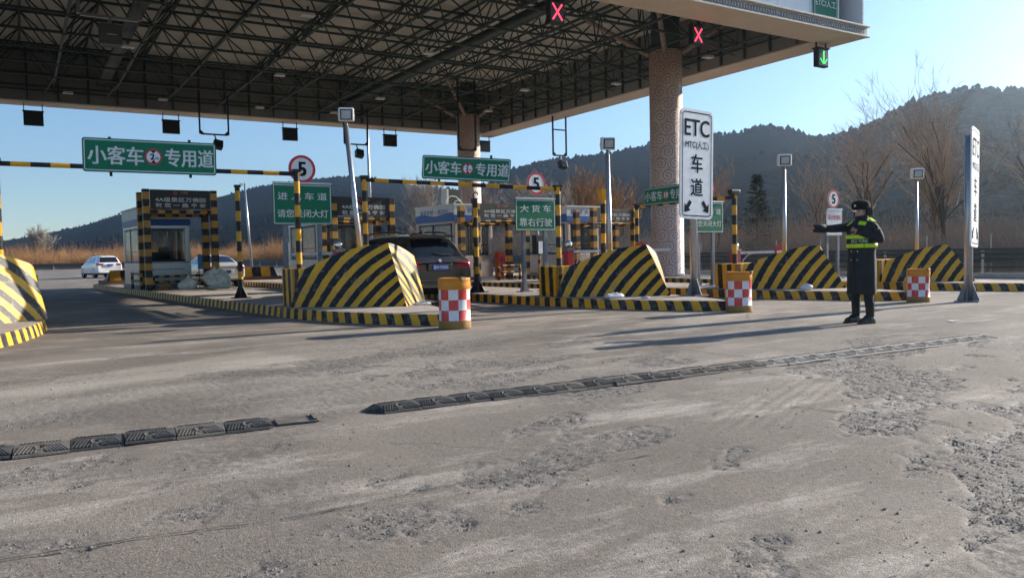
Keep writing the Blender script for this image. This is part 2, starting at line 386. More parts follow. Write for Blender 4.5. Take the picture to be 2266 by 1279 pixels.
# ================================================================== HILLS
def make_hills():
    W2, H2, FF = 1133.0, 639.5, 1745.0
    # skyline of the ridges as bearing (deg from +Y) -> elevation angle, and how far the ridge stands
    pts = [(-400, 540, 760), (-200, 532, 760), (0, 523, 760), (60, 514, 750), (130, 500, 740), (180, 490, 730), (250, 468, 720), (300, 455, 710), (400, 440, 700), (490, 424, 690), (560, 405, 680), (620, 395, 670), (740, 381, 660), (810, 380, 655), (860, 390, 650), (930, 402, 640), (1010, 412, 620), (1080, 396, 590), (1130, 368, 560), (1200, 346, 540), (1290, 337, 530), (1340, 329, 520), (1430, 312, 510), (1500, 302, 500), (1585, 287, 490), (1650, 277, 480), (1705, 264, 475), (1745, 272, 470), (1785, 290, 465), (1840, 290, 455), (1885, 278, 445), (1955, 250, 430), (2010, 214, 420), (2060, 198, 415), (2110, 184, 410), (2165, 173, 405), (2210, 186, 400), (2270, 180, 395), (2400, 215, 390), (2700, 330, 380), (3200, 410, 380), (4200, 470, 380)]
    B = []; E = []; D = []
    for (px, py, d) in pts:
        v = _f+_R*((px-W2)/FF)-_U*((py-H2)/FF); v.normalize()
        B.append(math.degrees(math.atan2(v.x, v.y))); E.append(math.tan(math.asin(v.z))); D.append(d)
    az = np.linspace(B[0], B[-1], 700); hz = np.interp(az, B, E); dz = np.interp(az, B, D)
    k = np.ones(9)/9; dz = np.convolve(np.pad(dz, 4, 'edge'), k, 'valid')
    rings = np.concatenate([np.linspace(.30, 1.0, 46), np.linspace(1.02, 1.5, 12)])
    V = np.zeros((len(rings), len(az), 3))
    for i, t in enumerate(rings):
        a = np.radians(az); r = dz*t; x = np.sin(a)*r; y = np.cos(a)*r
        H = dz*hz+1.24-4.0
        prof = np.clip((t-.30)/.70, 0, 1)**1.35 if t <= 1 else 1-.8*((t-1)/.5)**1.2
        rel = (fbm(x, y, 150, 61, 5)-.5)*.55*H*np.clip((t-.3)*3, 0, 1)*np.clip((1.0-t)*4.5 if t < 1 else 0, 0, 1)
        gul = -np.abs(vnoise(x+y*.4, y*.25, 42, 77)-.5)*.30*H*np.clip((1-t)*3, 0, 1)*np.clip((t-.3)*3, 0, 1)
        V[i, :, 0] = x; V[i, :, 1] = y; V[i, :, 2] = H*prof+rel*.5+gul+(-2 if i == 0 else 0)
    n, m = len(rings), len(az); idx = np.arange(n*m).reshape(n, m)
    q = np.stack([idx[:-1, :-1], idx[1:, :-1], idx[1:, 1:], idx[:-1, 1:]], 2).reshape(-1, 4)
    me = bpy.data.meshes.new('hills'); me.from_pydata(V.reshape(-1, 3).tolist(), [], q.tolist()); me.polygons.foreach_set('use_smooth', [True]*len(me.polygons))
    o = bpy.data.objects.new('hills', me); COL.objects.link(o); o['kind'] = 'structure'
    mat('hill_scrub', (.010, .0135, .016), .95, var=.3, vscale=.02, dirt=(.020, .020, .019), dirt_amt=.8, dscale=.05, bump=1.0, bscale=.22, bdist=3.0, spec=0.0)
    me.materials.append(MATS['hill_scrub'])
    # pines and scrub on the slopes: too many and too far to count
    mat('hill_pine', (.011, .015, .015), .95, var=.4, vscale=.05, spec=0.0)
    rs = np.random.RandomState(5); vs = []; fs = []
    base = np.array([(0, 0, 1.25)]+[(math.cos(a)*(.8 if k % 2 else 1.05), math.sin(a)*(.8 if k % 2 else 1.05), .45+.2*(k % 2)) for k, a in enumerate(np.linspace(0, 2*math.pi, 7)[:-1])]+[(math.cos(a)*.75, math.sin(a)*.75, -.25) for a in np.linspace(.5, 2*math.pi+.5, 7)[:-1]])
    bf = [(0, 1+k, 1+(k+1) % 6) for k in range(6)]+[(1+k, 7+k, 1+(k+1) % 6) for k in range(6)]+[(7+k, 7+(k+1) % 6, 1+(k+1) % 6) for k in range(6)]
    av = []; af = []; cnt = 0
    def put(i, j, s):
        nonlocal cnt
        p = V[i, j]; q = V[i, min(j+1, m-1)]; t = rs.rand(); c = p*(1-t)+q*t
        a = rs.rand()*6.28; M = np.array([[math.cos(a), -math.sin(a), 0], [math.sin(a), math.cos(a), 0], [0, 0, 1]])
        pts_ = (base*(.75+.5*rs.rand(13, 1)))@M.T*np.array([s, s, s*(1.0+.7*rs.rand())])+c
        av.append(pts_); af.extend([(a_+cnt, b_+cnt, c_+cnt) for a_, b_, c_ in bf]); cnt += 13
    ridge = 45
    for j in range(m):
        dens = .35+.65*vnoise(np.array([j*1.0]), np.array([3.0]), 9, 3)[0]
        if az[j] < 26: dens *= .55
        for k in range(4):
            if rs.rand() < dens: put(ridge-rs.randint(0, 2), j, rs.uniform(.7, 1.7)*(.5 if az[j] < 26 else 1))
    for k in range(4500):
        i = rs.randint(8, 45); j = rs.randint(0, m)
        if vnoise(V[i, j, 0:1], V[i, j, 1:2], 60, 13)[0] > .45 and (az[j] > 26 or i < 22): put(i, j, rs.uniform(.6, 1.5))
    mp = bpy.data.meshes.new('hill_trees'); mp.from_pydata(np.concatenate(av).tolist(), [], af); mp.materials.append(MATS['hill_pine'])
    op = bpy.data.objects.new('hill_trees', mp); COL.objects.link(op); op['kind'] = 'stuff'
    tag(op, 'dark pines and scrub covering the slopes and skyline of the hills', 'woodland')
make_hills()
# ================================================================== CANOPY
CZ = 8.4; CX0, CX1, CY0, CY1 = -24.0, 25.2, 16.85, 42.4
def make_canopy():
    mat('soffit', (.74, .66, .54), .55, var=.06, vscale=1.2, dirt=(.56, .50, .42), dirt_amt=.35, dscale=1.3)
    mat('roof_deck', (.60, .585, .51), .75, var=.06, vscale=.6)
    mat('inner_lining', (.22, .225, .21), .7, var=.12, vscale=.7)
    mat('fascia_panel', (.80, .82, .84), .35, var=.03, vscale=.8)
    mat('key_metal', (.23, .20, .21), .5)
    mat('key_back', (.60, .55, .47), .5)
    c = thing('toll_canopy', 'huge flat toll plaza canopy with open dark green steel space frame underneath', 'canopy', (0, 0, 0))
    sw = 1.25
    # soffit ring: four butted boards with joints
    def ring(name, x0, x1, y0, y1, along):
        L_ = (x1-x0) if along == 'x' else (y1-y0); n = int(L_/2.4); mb = None
        for k in range(n):
            a, b = k/n, (k+1)/n; g = .006/L_
            mb = MB()
            if along == 'x': X0, X1 = x0+L_*(a+g), x0+L_*(b-g); mb.box(((X0+X1)/2, (y0+y1)/2, CZ+.02), (X1-X0, y1-y0, .04))
            else: Y0, Y1 = y0+L_*(a+g), y0+L_*(b-g); mb.box(((x0+x1)/2, (Y0+Y1)/2, CZ+.02), (x1-x0, Y1-Y0, .04))
            mb.build('soffit_panel', 'soffit', c)
    ring('s', CX0+sw, CX1-sw, CY0, CY0+sw, 'x'); ring('s', CX0+sw, CX1-sw, CY1-sw, CY1, 'x')
    ring('s', CX1-sw, CX1, CY0, CY1, 'y'); ring('s', CX0, CX0+sw, CY0, CY1, 'y')
    # inner lining walls with vertical ribs
    zt = CZ+2.35
    for (x0, x1, y0, y1) in ((CX0+sw, CX1-sw, CY1-sw, CY1-sw+.06), (CX0+sw, CX1-sw, CY0+sw-.06, CY0+sw), (CX1-sw, CX1-sw+.06, CY0+sw, CY1-sw), (CX0+sw-.06, CX0+sw, CY0+sw, CY1-sw)):
        MB().box(((x0+x1)/2, (y0+y1)/2, (CZ+.05+zt)/2), (x1-x0, y1-y0, zt-CZ-.05)).build('inner_lining', 'inner_lining', c)
    mb = MB()
    for k in range(40):
        x = CX0+sw+1.2*k+.6
        if x < CX1-sw: mb.box((x, CY1-sw-.05, (CZ+zt)/2+.03), (.07, .1, zt-CZ-.1))
    for k in range(20):
        y = CY0+sw+1.2*k+.6
        if y < CY1-sw-.3: mb.box((CX1-sw-.05, y, (CZ+zt)/2+.03), (.1, .07, zt-CZ-.1))
    for z in (CZ+.5, CZ+1.25):
        mb.box(((CX0+CX1)/2, CY1-sw-.04, z), (CX1-CX0-2*sw-.3, .06, .06)); mb.box((CX1-sw-.04, (CY0+CY1)/2, z), (.06, CY1-CY0-2*sw-.3, .06))
    o = mb.build('lining_ribs', 'dark_steel', c); o['kind'] = 'stuff'
    # roof deck with purlins
    MB().box(((CX0+CX1)/2, (CY0+CY1)/2, zt+.06), (CX1-CX0-.2, CY1-CY0-.2, .1)).build('roof_deck', 'roof_deck', c)
    # outer fascia on the other three sides
    for (x0, x1, y0, y1) in ((CX0, CX1-.06, CY1-.06, CY1), (CX1-.06, CX1, CY0+.1, CY1), (CX0, CX0+.06, CY0+.1, CY1-.06)):
        MB().box(((x0+x1)/2, (y0+y1)/2, CZ+.05+1.45), (x1-x0, y1-y0, 2.9)).build('fascia', 'fascia_panel', c)
    # near edge: moulding, key-pattern band, white panel wall set back above it
    MB().box(((CX0+CX1)/2+.02, CY0-.03, CZ+.03), (CX1-CX0+.1, .14, .06)).build('moulding', 'soffit', c, bevel=.012)
    MB().box(((CX0+CX1)/2, CY0+.02, CZ+.20), (CX1-CX0, .08, .28)).build('key_band', 'key_back', c)
    MB().box(((CX0+CX1)/2+.02, CY0-.02, CZ+.37), (CX1-CX0+.1, .18, .06)).build('moulding', 'soffit', c, bevel=.012)
    MB().box(((CX0+CX1)/2, CY0+.35, CZ+.385), (CX1-CX0, .7, .03)).build('ledge', 'soffit', c)
    # key pattern: interlocking T pieces
    tp = None
    for k in range(52):
        x = CX1-.2-.25*k
        for up in (0, 1):
            if tp is None:
                t = MB(); t.box((0, 0, .085), (.19, .02, .045)); t.box((0, 0, 0), (.05, .02, .125)); t.box((-.1, 0, -.085), (.08, .02, .04))
                tp = t.build('key_piece', 'key_metal', c); o = tp
            else: o = inst(tp, c)
            o.location = (x-.125*up, CY0-.031, CZ+.20); o.rotation_euler = (0, math.pi*up, 0)
    # white panels
    n = 30; x1 = CX1-.75; wd = 1.6
    p0 = None
    for k in range(n):
        xc = x1-wd*(k+.5)
        if p0 is None: p0 = MB().box((0, 0, 0), (wd-.014, .05, 2.1)).build('fascia_panel', 'fascia_panel', c, bevel=.006); o = p0
        else: o = inst(p0, c)
        o.location = (xc, CY0+.55, CZ+.40+1.05)
    MB().box((x1-n*wd/2, CY0+.65, CZ+1.43), (n*wd, .1, 2.05)).build('panel_backing', 'dark_steel', c)
    # green lane board on the fascia
    sg = plate('lane_board', 'sign_green', c, 1.30, 1.35, .06, .0, -.03, (x1-.80, CY0+.50, CZ+.62+.66))
    bd = plate('border', 'letter_white', sg, 1.22, 1.27, .05, 0, -.034, ring=.03)
    text('lettering', 'ETC/人工', .24, 'letter_white', sg, (0, -.036, -.20), width=1.08, bold=.02)
    # ---- space frame
    zb, ztp, mod = CZ+.65, CZ+2.2, 2.45
    bx = [CX1-sw-.25-mod*k for k in range(20)]; by = [CY1-sw-.25-mod*k for k in range(10) if CY1-sw-.25-mod*k > CY0+sw]
    tx = [x-mod/2 for x in bx[:-1]]; ty = [y-mod/2 for y in by[:-1]]
    for y in by: MB().tube((bx[0], y, zb), (bx[-1], y, zb), .05, n=7).build('bottom_chord', 'dark_steel', c)
    for x in bx: MB().tube((x, by[0], zb-.0), (x, by[-1], zb), .052, n=7).build('bottom_chord', 'dark_steel', c)
    for y in ty+[by[0]+.1]: MB().tube((bx[0], y, ztp), (bx[-1], y, ztp), .055, n=7).build('top_chord', 'dark_steel', c)
    for x in tx: MB().tube((x, by[0], ztp), (x, by[-1], ztp), .055, n=7).build('top_chord', 'dark_steel', c)
    wb = MB(); nd = MB()
    for i, x in enumerate(bx):
        for j, y in enumerate(by):
            nd.sphere((x, y, zb), .10, 5)
            for dx in (-1, 1):
                for dy in (-1, 1):
                    X, Y = x+dx*mod/2, y+dy*mod/2
                    if bx[-1] < X < bx[0] and by[-1] < Y < by[0]: wb.tube((x, y, zb), (X, Y, ztp), .030, n=5, caps=False)
    o = wb.build('web_members', 'dark_steel', c); o['kind'] = 'stuff'
    o = nd.build('ball_nodes', 'dark_steel', c); o['kind'] = 'stuff'
    # purlin lines under the deck, brackets to the lining
    pl = MB()
    for k in range(12):
        x = CX1-sw-.7-4.2*k
        if x > CX0+sw: pl.box((x, (CY0+CY1)/2, zt-.03), (.06, CY1-CY0-2*sw, .08))
    o = pl.build('purlins', 'dark_steel', c); o['kind'] = 'stuff'
    # heavy main beams running with the lanes
    for x in (15.2, 3.6, -8.0):
        b = MB()
        for (dx, dz) in ((-.16, 0), (.16, 0), (0, .22)): b.tube((x+dx, by[-1], zb+.25+dz), (x+dx, by[0], zb+.25+dz), .085, n=8)
        b.box((x, (by[0]+by[-1])/2, zb+.28), (.22, by[0]-by[-1], .16))
        b.build('main_beam', 'dark_steel', c)
    # knee braces from the bottom chord down to the foot of the far lining
    mat('brace_steel', (.10, .11, .11), .5, .2)
    for x in bx[:-1]:
        MB().tube((x, by[1], zb), (x-.4, CY1-sw-.05, CZ+.3), .05, .03, n=7).build('knee_brace', 'brace_steel', c)
    for y in by[:-1]:
        MB().tube((bx[1], y, zb), (CX1-sw-.05, y+.3, CZ+.3), .05, .03, n=7).build('knee_brace', 'brace_steel', c)
    return bx, by, zb
BX, BY, ZB = make_canopy()

# ---- columns
def column_mat():
    m = bpy.data.materials.new('carved_column'); m.use_nodes = True; t = m.node_tree; N = t.nodes; L = t.links
    p = N['Principled BSDF']; p.inputs['Roughness'].default_value = .42
    tc = N.new('ShaderNodeTexCoord'); sp = N.new('ShaderNodeSeparateXYZ'); L.new(tc.outputs['Object'], sp.inputs[0])
    def M(op, a, b=None, c=None):
        x = N.new('ShaderNodeMath'); x.operation = op
        for i, v in enumerate((a, b, c)):
            if v is None: continue
            if isinstance(v, (int, float)): x.inputs[i].default_value = v
            else: L.new(v, x.inputs[i])
        return x.outputs[0]
    def MR(v, a, b, c, d):
        x = N.new('ShaderNodeMapRange')
        for i, q in enumerate((a, b, c, d)): x.inputs[1+i].default_value = q
        L.new(v, x.inputs[0]); return x.outputs[0]
    ang = M('ARCTAN2', sp.outputs[1], sp.outputs[0])
    def spirals(nu, hv, shift, rmax, turns, lw, sq):
        v = M('ADD', M('DIVIDE', sp.outputs[2], hv), shift); row = M('FLOOR', v)
        u = M('ADD', M('MULTIPLY', ang, nu/(2*math.pi)), M('MULTIPLY', row, .5))
        u = M('ADD', u, shift)
        iu = M('FLOOR', u)
        fx = M('SUBTRACT', M('SUBTRACT', u, iu), .5); fy = M('MULTIPLY', M('SUBTRACT', M('SUBTRACT', v, row), .5), sq)
        flip = M('SUBTRACT', M('MULTIPLY', M('MODULO', M('ABSOLUTE', M('ADD', iu, row)), 2), 2), 1)
        fx = M('MULTIPLY', fx, flip)
        r = M('SQRT', M('ADD', M('MULTIPLY', fx, fx), M('MULTIPLY', fy, fy)))
        th = M('DIVIDE', M('ARCTAN2', fy, fx), 2*math.pi)
        s = M('FRACT', M('ADD', M('MULTIPLY', r, turns/rmax), th))
        ln = M('LESS_THAN', s, lw); return M('MULTIPLY', ln, M('LESS_THAN', r, rmax)), r
    a, r = spirals(7, .46, 0.0, .42, 2.1, .30, .82)
    nz = N.new('ShaderNodeTexNoise'); nz.inputs['Scale'].default_value = 7.5; nz.inputs['Detail'].default_value = 1.0; L.new(tc.outputs['Object'], nz.inputs['Vector'])
    wv = M('LESS_THAN', M('ABSOLUTE', M('SUBTRACT', M('FRACT', M('MULTIPLY', nz.outputs['Fac'], 7.0)), .5)), .15)
    sq = M('MULTIPLY', wv, M('GREATER_THAN', r, .43))
    pat = M('MAXIMUM', a, sq)
    n2 = N.new('ShaderNodeTexNoise'); n2.inputs['Scale'].default_value = 1.5; n2.inputs['Detail'].default_value = 7; L.new(tc.outputs['Object'], n2.inputs['Vector'])
    base = N.new('ShaderNodeMix'); base.data_type = 'RGBA'; base.inputs[6].default_value = (.70, .50, .43, 1); base.inputs[7].default_value = (.78, .60, .53, 1)
    L.new(MR(n2.outputs['Fac'], .35, .65, 0, 1), base.inputs[0])
    mx = N.new('ShaderNodeMix'); mx.data_type = 'RGBA'; L.new(pat, mx.inputs[0]); L.new(base.outputs[2], mx.inputs[6]); mx.inputs[7].default_value = (.36, .235, .195, 1)
    L.new(mx.outputs[2], p.inputs['Base Color'])
    bp = N.new('ShaderNodeBump'); bp.inputs['Strength'].default_value = .6; bp.inputs['Distance'].default_value = .02; bp.invert = True
    L.new(pat, bp.inputs['Height']); L.new(bp.outputs[0], p.inputs['Normal'])
    MATS['carved_column'] = m
column_mat()
mat('strut_steel', (.34, .27, .22), .5, .3, .2)
def make_column(x, y, label):
    c = thing('canopy_column', label, 'column', (x, y, .2), group='carved columns under the canopy')
    zc = 8.76
    s = MB(); s.lathe([(.0, 0), (.66, 0), (.66, .12), (.64, .14), (.64, zc), (.60, zc+.02), (0, zc+.02)], n=48); s.build('shaft', 'carved_column', c, smooth=True).data.polygons.foreach_set('use_smooth', [True]*len(s.f))
    MB().lathe([(.0, zc+.02), (.56, zc+.02), (.56, ZB+1.3), (0, ZB+1.3)], n=24).build('capital', 'dark_steel', c, smooth=True)
    for (dx, dy) in ((-1, -1), (-1, 1), (1, -1), (1, 1)):
        MB().tube((dx*.45, dy*.45, zc-.05), (dx*2.3, dy*2.0, ZB+1.35-.2), .10, n=10).build('strut', 'strut_steel', c)
    return c
make_column(21.86, 23.27, 'pink stone column with carved cloud spirals standing behind the white ETC sign')
make_column(21.7, 39.0, 'pink carved column at the far corner of the canopy, behind the second green overhead sign')
make_column(-2.3, 23.27, 'carved column of the canopy beyond the first booth lane, near row')
make_column(-2.6, 39.0, 'carved column of the canopy beyond the first booth lane, far row')

# ---- lane signals under the canopy edges
mat('lamp_red', (.25, .01, .02), .4, emit=(1.0, .045, .09), estr=1.2)
mat('lamp_green', (.01, .2, .03), .4, emit=(.03, .75, .12), estr=1.5)
mat('signal_face', (.05, .052, .055), .35)
def lane_signal(x, y, face, sym, label, group, w=.62, h=.66, drop=.34):
    s = thing('lane_signal', label, 'signal', (x, y, CZ), 0, group)
    for dx in (-1, 1): MB().box((dx*(w/2-.03), 0, -drop/2+.01), (.035, .05, drop+.02)).build('bracket', 'black_metal', s)
    zc = -drop-h/2
    MB().box((0, 0, zc), (w, .2, h)).build('housing', 'black_metal', s, bevel=.015)
    MB().box((0, 0, zc+h/2+.02), (w+.06, .30, .03)).build('hood', 'black_metal', s)
    fy = -face*.106
    MB().box((0, fy, zc), (w*.86, .012, h*.86)).build('screen', 'signal_face', s)
    y1 = fy-face*.012
    if sym == 'x':
        for a in (1, -1):
            q = MB()
            for k in range(2): q.box((0, 0, 0), (.045, .006, h*.86))
            q = MB(); q.box((0, 0, 0), (.048, .006+.002*a, h*.88)); o = q.build('cross_bar', 'lamp_red', s); o.location = (0, y1, zc); o.rotation_euler = (0, a*R(36), 0)
    elif sym == 'arrow':
        for k in range(9): MB().box((0, y1, zc+.22-.05*k), (.05, .006, .03)).build('arrow_led', 'lamp_green', s)
        for k in range(1, 6):
            for sg in (-1, 1): MB().box((sg*(.015+.032*k), y1-.002, zc-.23+.036*k), (.034, .006, .028)).build('arrow_led', 'lamp_green', s)
    return s
lane_signal(13.05, 18.3, 1, 'x', 'black lane signal showing a red cross, hung beneath the open truss', 'lane signals on the near edge', .50, .62, .16)
lane_signal(18.55, 18.35, 1, 'x', 'black lane signal with a red cross beside the carved column top', 'lane signals on the near edge', .46, .60, .10)
lane_signal(24.32, 18.02, 1, 'arrow', 'black lane signal with a green down arrow at the canopy corner', 'lane signals on the near edge', .58, .62, .22)
for k, x in enumerate((.86, 6.62, 12.46, 18.15, 24.3)):
    lane_signal(x, 41.75, -1, 'x', 'black back of a lane signal hanging from the far canopy edge', 'lane signals on the far edge', .78, .62, .36)

# ---- U-shaped hangers with a camera or floodlight
def hanger(x, y, ztop, w, zbot, head, label, m='black_metal'):
    s = thing('camera_hanger', label, 'hanger', (x, y, zbot), 0, 'hangers below the canopy')
    for dx in (-w/2, w/2): MB().box((dx, 0, (ztop-zbot)/2), (.07, .07, ztop-zbot)).build('rod', m, s)
    MB().box((0, 0, 0), (w-.07, .065, .07)).build('crossbar', m, s)
    for sx in (-1, 1):
        g = MB(); a = w/2-.035; g.add([(sx*a, -.02, .03), (sx*(a-.16), -.02, .03), (sx*a, -.02, .19), (sx*a, .02, .03), (sx*(a-.16), .02, .03), (sx*a, .02, .19)], [(0, 1, 2), (3, 5, 4), (0, 3, 4, 1), (1, 4, 5, 2), (2, 5, 3, 0)]); g.build('gusset', m, s)
    if head:
        MB().tube((0, 0, -.03), (.1, 0, -.3), .03, n=8).build('neck', m, s)
        b = MB(); b.box((0, 0, 0), (.42, .30, .40)); o = b.build('floodlight', m, s, bevel=.02); o.location = (.14, -.04, -.48); o.rotation_euler = (R(-28), R(10), 0)
        l = MB().box((0, -.155, 0), (.34, .01, .30)).build('lens', 'glass_dark', o)
    return s
hanger(8.15, 39.4, 9.0, 1.3, 7.15, True, 'hanger with floodlight reaching down behind the first overhead sign')
hanger(15.3, 39.6, 9.0, 1.3, 7.1, True, 'hanger with floodlight beside the leaning lamp pole')
hanger(17.9, 32.3, 9.3, .9, 6.05, False, 'empty hanger frame in front of the far carved column')
h4 = hanger(24.6, 34.3, 8.8, .85, 6.35, True, 'hanger with lamp beside the right canopy soffit')
MB().box((0, 0, 1.35), (.78, .06, .06)).build('crossbar', 'black_metal', h4)
mat('cam_box', (.09, .105, .105), .5)
h5 = thing('camera_hanger', 'grey steel hanger with a large camera box at the truss, above the first overhead sign', 'hanger', (2.72, 27.6, 8.85), 0, 'hangers below the canopy')
for dx in (-.85, .85): MB().box((dx, 0, .55), (.10, .10, 1.2)).build('rod', 'galv', h5)
MB().box((0, 0, -.05), (1.6, .09, .09)).build('crossbar', 'galv', h5)
MB().box((.0, 0, -.2), (.1, .1, .22)).build('neck', 'galv', h5)
MB().box((0, -.05, -.62), (.62, .5, .62)).build('camera_box', 'cam_box', h5, bevel=.02)
MB().box((.02, -.305, -.64), (.26, .006, .02)).build('maker_plate', 'sign_white', h5)

# ---- small lamps under the frame
mat('lamp_white', (.75, .77, .78), .4)
lamp0 = None
for (x, y, z) in ((2.2, 40.6, ZB-.25), (6.1, 40.4, ZB-.25), (10.6, 40.5, ZB-.25), (14.4, 40.3, ZB-.25), (3.6, 31, ZB-.25), (9.5, 33, ZB-.25), (15.2, 36, ZB-.2), (20.3, 31, ZB-.25), (23.3, 28, ZB-.25), (23.4, 22.5, ZB-.25), (8.0, 24.5, ZB-.25), (1.9, 24.4, ZB-.25), (21.5, 36.4, ZB-.25), (13.4, 27, ZB-.25)):
    if lamp0 is None:
        lamp0 = thing('canopy_lamp', 'small pale flat lamp fixed under the dark truss', 'lamp', (x, y, z), 0, 'lamps under the canopy')
        MB().box((0, 0, 0), (.42, .32, .09), top=.8).build('lamp_body', 'lamp_white', lamp0, bevel=.01); MB().box((0, 0, .15), (.06, .06, .22)).build('stem', 'dark_steel', lamp0)
    else: o = copy_tree(lamp0); o.location = (x, y, z)
# ================================================================== TOLL ISLANDS
mat('island_paving', (.36, .315, .28), .8, var=.2, vscale=2.2, dirt=(.25, .20, .18), dirt_amt=.7, dscale=1.6, bump=.4, bscale=40)
mat('kerb_top', (.38, .35, .31), .8, var=.2, vscale=6, dirt=(.6, .38, .05), dirt_amt=.25, dscale=9)
HW = 1.38; TAP = 4.6; IL = 30.5
def outline(inset=0.0):
    P = []
    hw = HW-inset
    def side(sg):
        out = []
        for k in range(13):
            t = k/12; s = inset*1.4+t*TAP; out.append((sg*hw*math.sin(t*math.pi/2)**.72, s))
        return out
    a = side(-1); b = side(1)
    far = IL-inset
    P = b[1:]+[(hw, far-1.2), (hw-.35, far-.35), (hw-1.0, far), (-hw+1.0, far), (-hw+.35, far-.35), (-hw, far-1.2)]+a[1:][::-1]+[(0, inset*1.4)]
    return P
def resample(P, st):
    out = []
    for a, b in zip(P, P[1:]+P[:1]):
        d = math.hypot(b[0]-a[0], b[1]-a[1]); n = max(1, int(d/st))
        for k in range(n): out.append((a[0]+(b[0]-a[0])*k/n, a[1]+(b[1]-a[1])*k/n))
    return out
ILAB = ['long kerbed toll island carrying the sunlit barrier across the lane from the first booth', 'long kerbed toll island with the first booth, sacks and a black footed post on it', 'kerbed toll island carrying the ETC lane sign behind a checkered barrel', 'kerbed toll island behind the standing officer and the middle checkered barrel', 'kerbed toll island nearest the guard rail, carrying the near carved column']
def make_island(k):
    i = thing('toll_island', ILAB[k], 'toll island', (*TIP[k], 0), IRZ)
    O = resample(outline(0), .16); Iq = outline(.16)
    mb = MB(); acc = 0; us = []
    for a, b in zip(O, O[1:]+O[:1]): us.append(acc/.36); acc += math.hypot(b[0]-a[0], b[1]-a[1])
    n = len(O); V = []; U = []
    lean = .03
    cx = 0
    for (x, y), u in zip(O, us): V.append((x, y, -.02)); U.append(u)
    for (x, y), u in zip(O, us): V.append((x*(1-lean), y+(.03 if y < 3 else 0), .17)); U.append(u+.15)
    for (x, y), u in zip(O, us): V.append((x*(1-lean*1.4), y+(.06 if y < 3 else 0), .2)); U.append(u+.17)
    F = []
    for j in range(n-1):
        for r in (0, 1): F.append((r*n+j, r*n+j+1, (r+1)*n+j+1, (r+1)*n+j))
    mb.add(V, F, 0, U)
    mb.build('kerb', 'kerb_paint', i, smooth=False)
    # kerb stones' top strip and the paving field, a few mm apart in height
    tb = MB(); Q = [(x*(1-lean*1.4), y+(.06 if y < 3 else 0)) for x, y in O]; tb.add([(x, y, .2) for x, y in Q], [tuple(range(n))]); tb.build('kerb_top', 'kerb_top', i)
    pb = MB(); pb.add([(x, y, .206) for x, y in Iq], [tuple(range(len(Iq)))]); pb.build('paving', 'island_paving', i)
    return i
for k in range(5): make_island(k)

# ================================================================== CRASH BARRIERS (island noses)
def make_barrier(k, label, s0=2.5, w=1.42, back=1.85, zp=1.28, zc=.80, rear=.75, prowx=.18):
    b = thing('crash_barrier', label, 'barrier', isl(k, s0, prowx, .206), IRZ, 'striped crash barriers on the island noses')
    n, m = 20, 12
    for sg, nm in ((-1, 'side_face'), (1, 'side_face')):
        mb = MB(); V = []; U = []; F = []
        wx = w-prowx*.75 if sg > 0 else w+prowx*.6
        Ls = math.hypot(wx, back)
        for i in range(n+1):
            t = i/n
            # plan: slightly bulged line from the prow to the rear corner
            if sg < 0: bul = math.sin(t*math.pi)*.06; px = -(wx*t+bul*.7); py = back*t-bul*.7
            else:
                bk = min(wx, back*.75); q_ = t/.7; px = wx*min(1, q_)-(.04*math.sin(min(1, q_)*math.pi)); py = bk*q_ if q_ < 1 else bk+(back-bk)*(t-.7)/.3
            zt = zp-(zp-zc)*min(1, t*1.06)**1.9
            for j in range(m+1):
                h = j/m
                z = zt*h
                lean = .74*h*(zt/zp)                       # faces lean back, the prow rakes
                x = px*(1-.20*h*(1-t*.3)); y = py+lean*(1-t)
                V.append((x, y, z))
                s = t*Ls; kk = 1.40-1.2*t; U.append((s+z*kk)/.315+(.1 if sg < 0 else .35))
        for i in range(n):
            for j in range(m):
                a, c, d, e = i*(m+1)+j, (i+1)*(m+1)+j, (i+1)*(m+1)+j+1, i*(m+1)+j+1
                F.append((a, c, d, e) if sg > 0 else (a, e, d, c))
        mb.add(V, F, 0, U); mb.build(nm, 'hazard_paint', b, smooth=True)
        if sg < 0: topL = [V[i*(m+1)+m] for i in range(n+1)]
        else: topR = [V[i*(m+1)+m] for i in range(n+1)]
    tb = MB(); V = topL+topR; N = n+1
    tb.add(V, [(i, N+i, N+i+1, i+1) for i in range(n)], 0, [0.75]*len(V)); tb.build('top_face', 'hazard_paint', b, smooth=True)
    # rear block the gantry posts stand on
    xl, xr = topL[-1][0]-.10, topR[-1][0]+.10; y0 = back+.10; rb = MB()
    V = []; U = []
    for (x0, x1, yy, z) in ((xl, xr, y0, 0), (xl, xr, y0, zc-.06), (xl, xr, y0+.12, zc), (xl, xr, y0+rear, zc), (xl, xr, y0+rear, 0)):
        pass
    bl = MB(); st = 24
    ring = [(xl, y0), (xr, y0), (xr, y0+rear), (xl, y0+rear)]
    rr = resample(ring, .1); acc = 0; us = []
    for a, c in zip(rr, rr[1:]+rr[:1]): us.append(acc/.30); acc += math.hypot(c[0]-a[0], c[1]-a[1])
    nn = len(rr); bl.add([(x, y, 0) for x, y in rr]+[(x, y, zc) for x, y in rr], [(q, (q+1) % nn, nn+(q+1) % nn, nn+q) for q in range(nn)], 0, us+[u+.12 for u in us])
    bl.add([(x, y, zc) for x, y in ring], [(0, 1, 2, 3)], 0, [.75]*4)
    bl.build('rear_block', 'hazard_paint', b)
    return b
BL = ['striped crash barrier sunlit on its flank, across the lane from the first booth', 'black and yellow crash barrier in front of the dark SUV', 'black and yellow crash barrier between the first barrel and the ETC lane sign', 'black and yellow crash barrier just beyond the standing officer', 'black and yellow crash barrier nearest the guard rail, behind the thin edge-on sign']
make_barrier(0, BL[0], w=1.3); make_barrier(1, BL[1], s0=2.45, prowx=.52, zp=1.30); make_barrier(2, BL[2], s0=2.1, prowx=.62, zp=1.16, zc=.70)
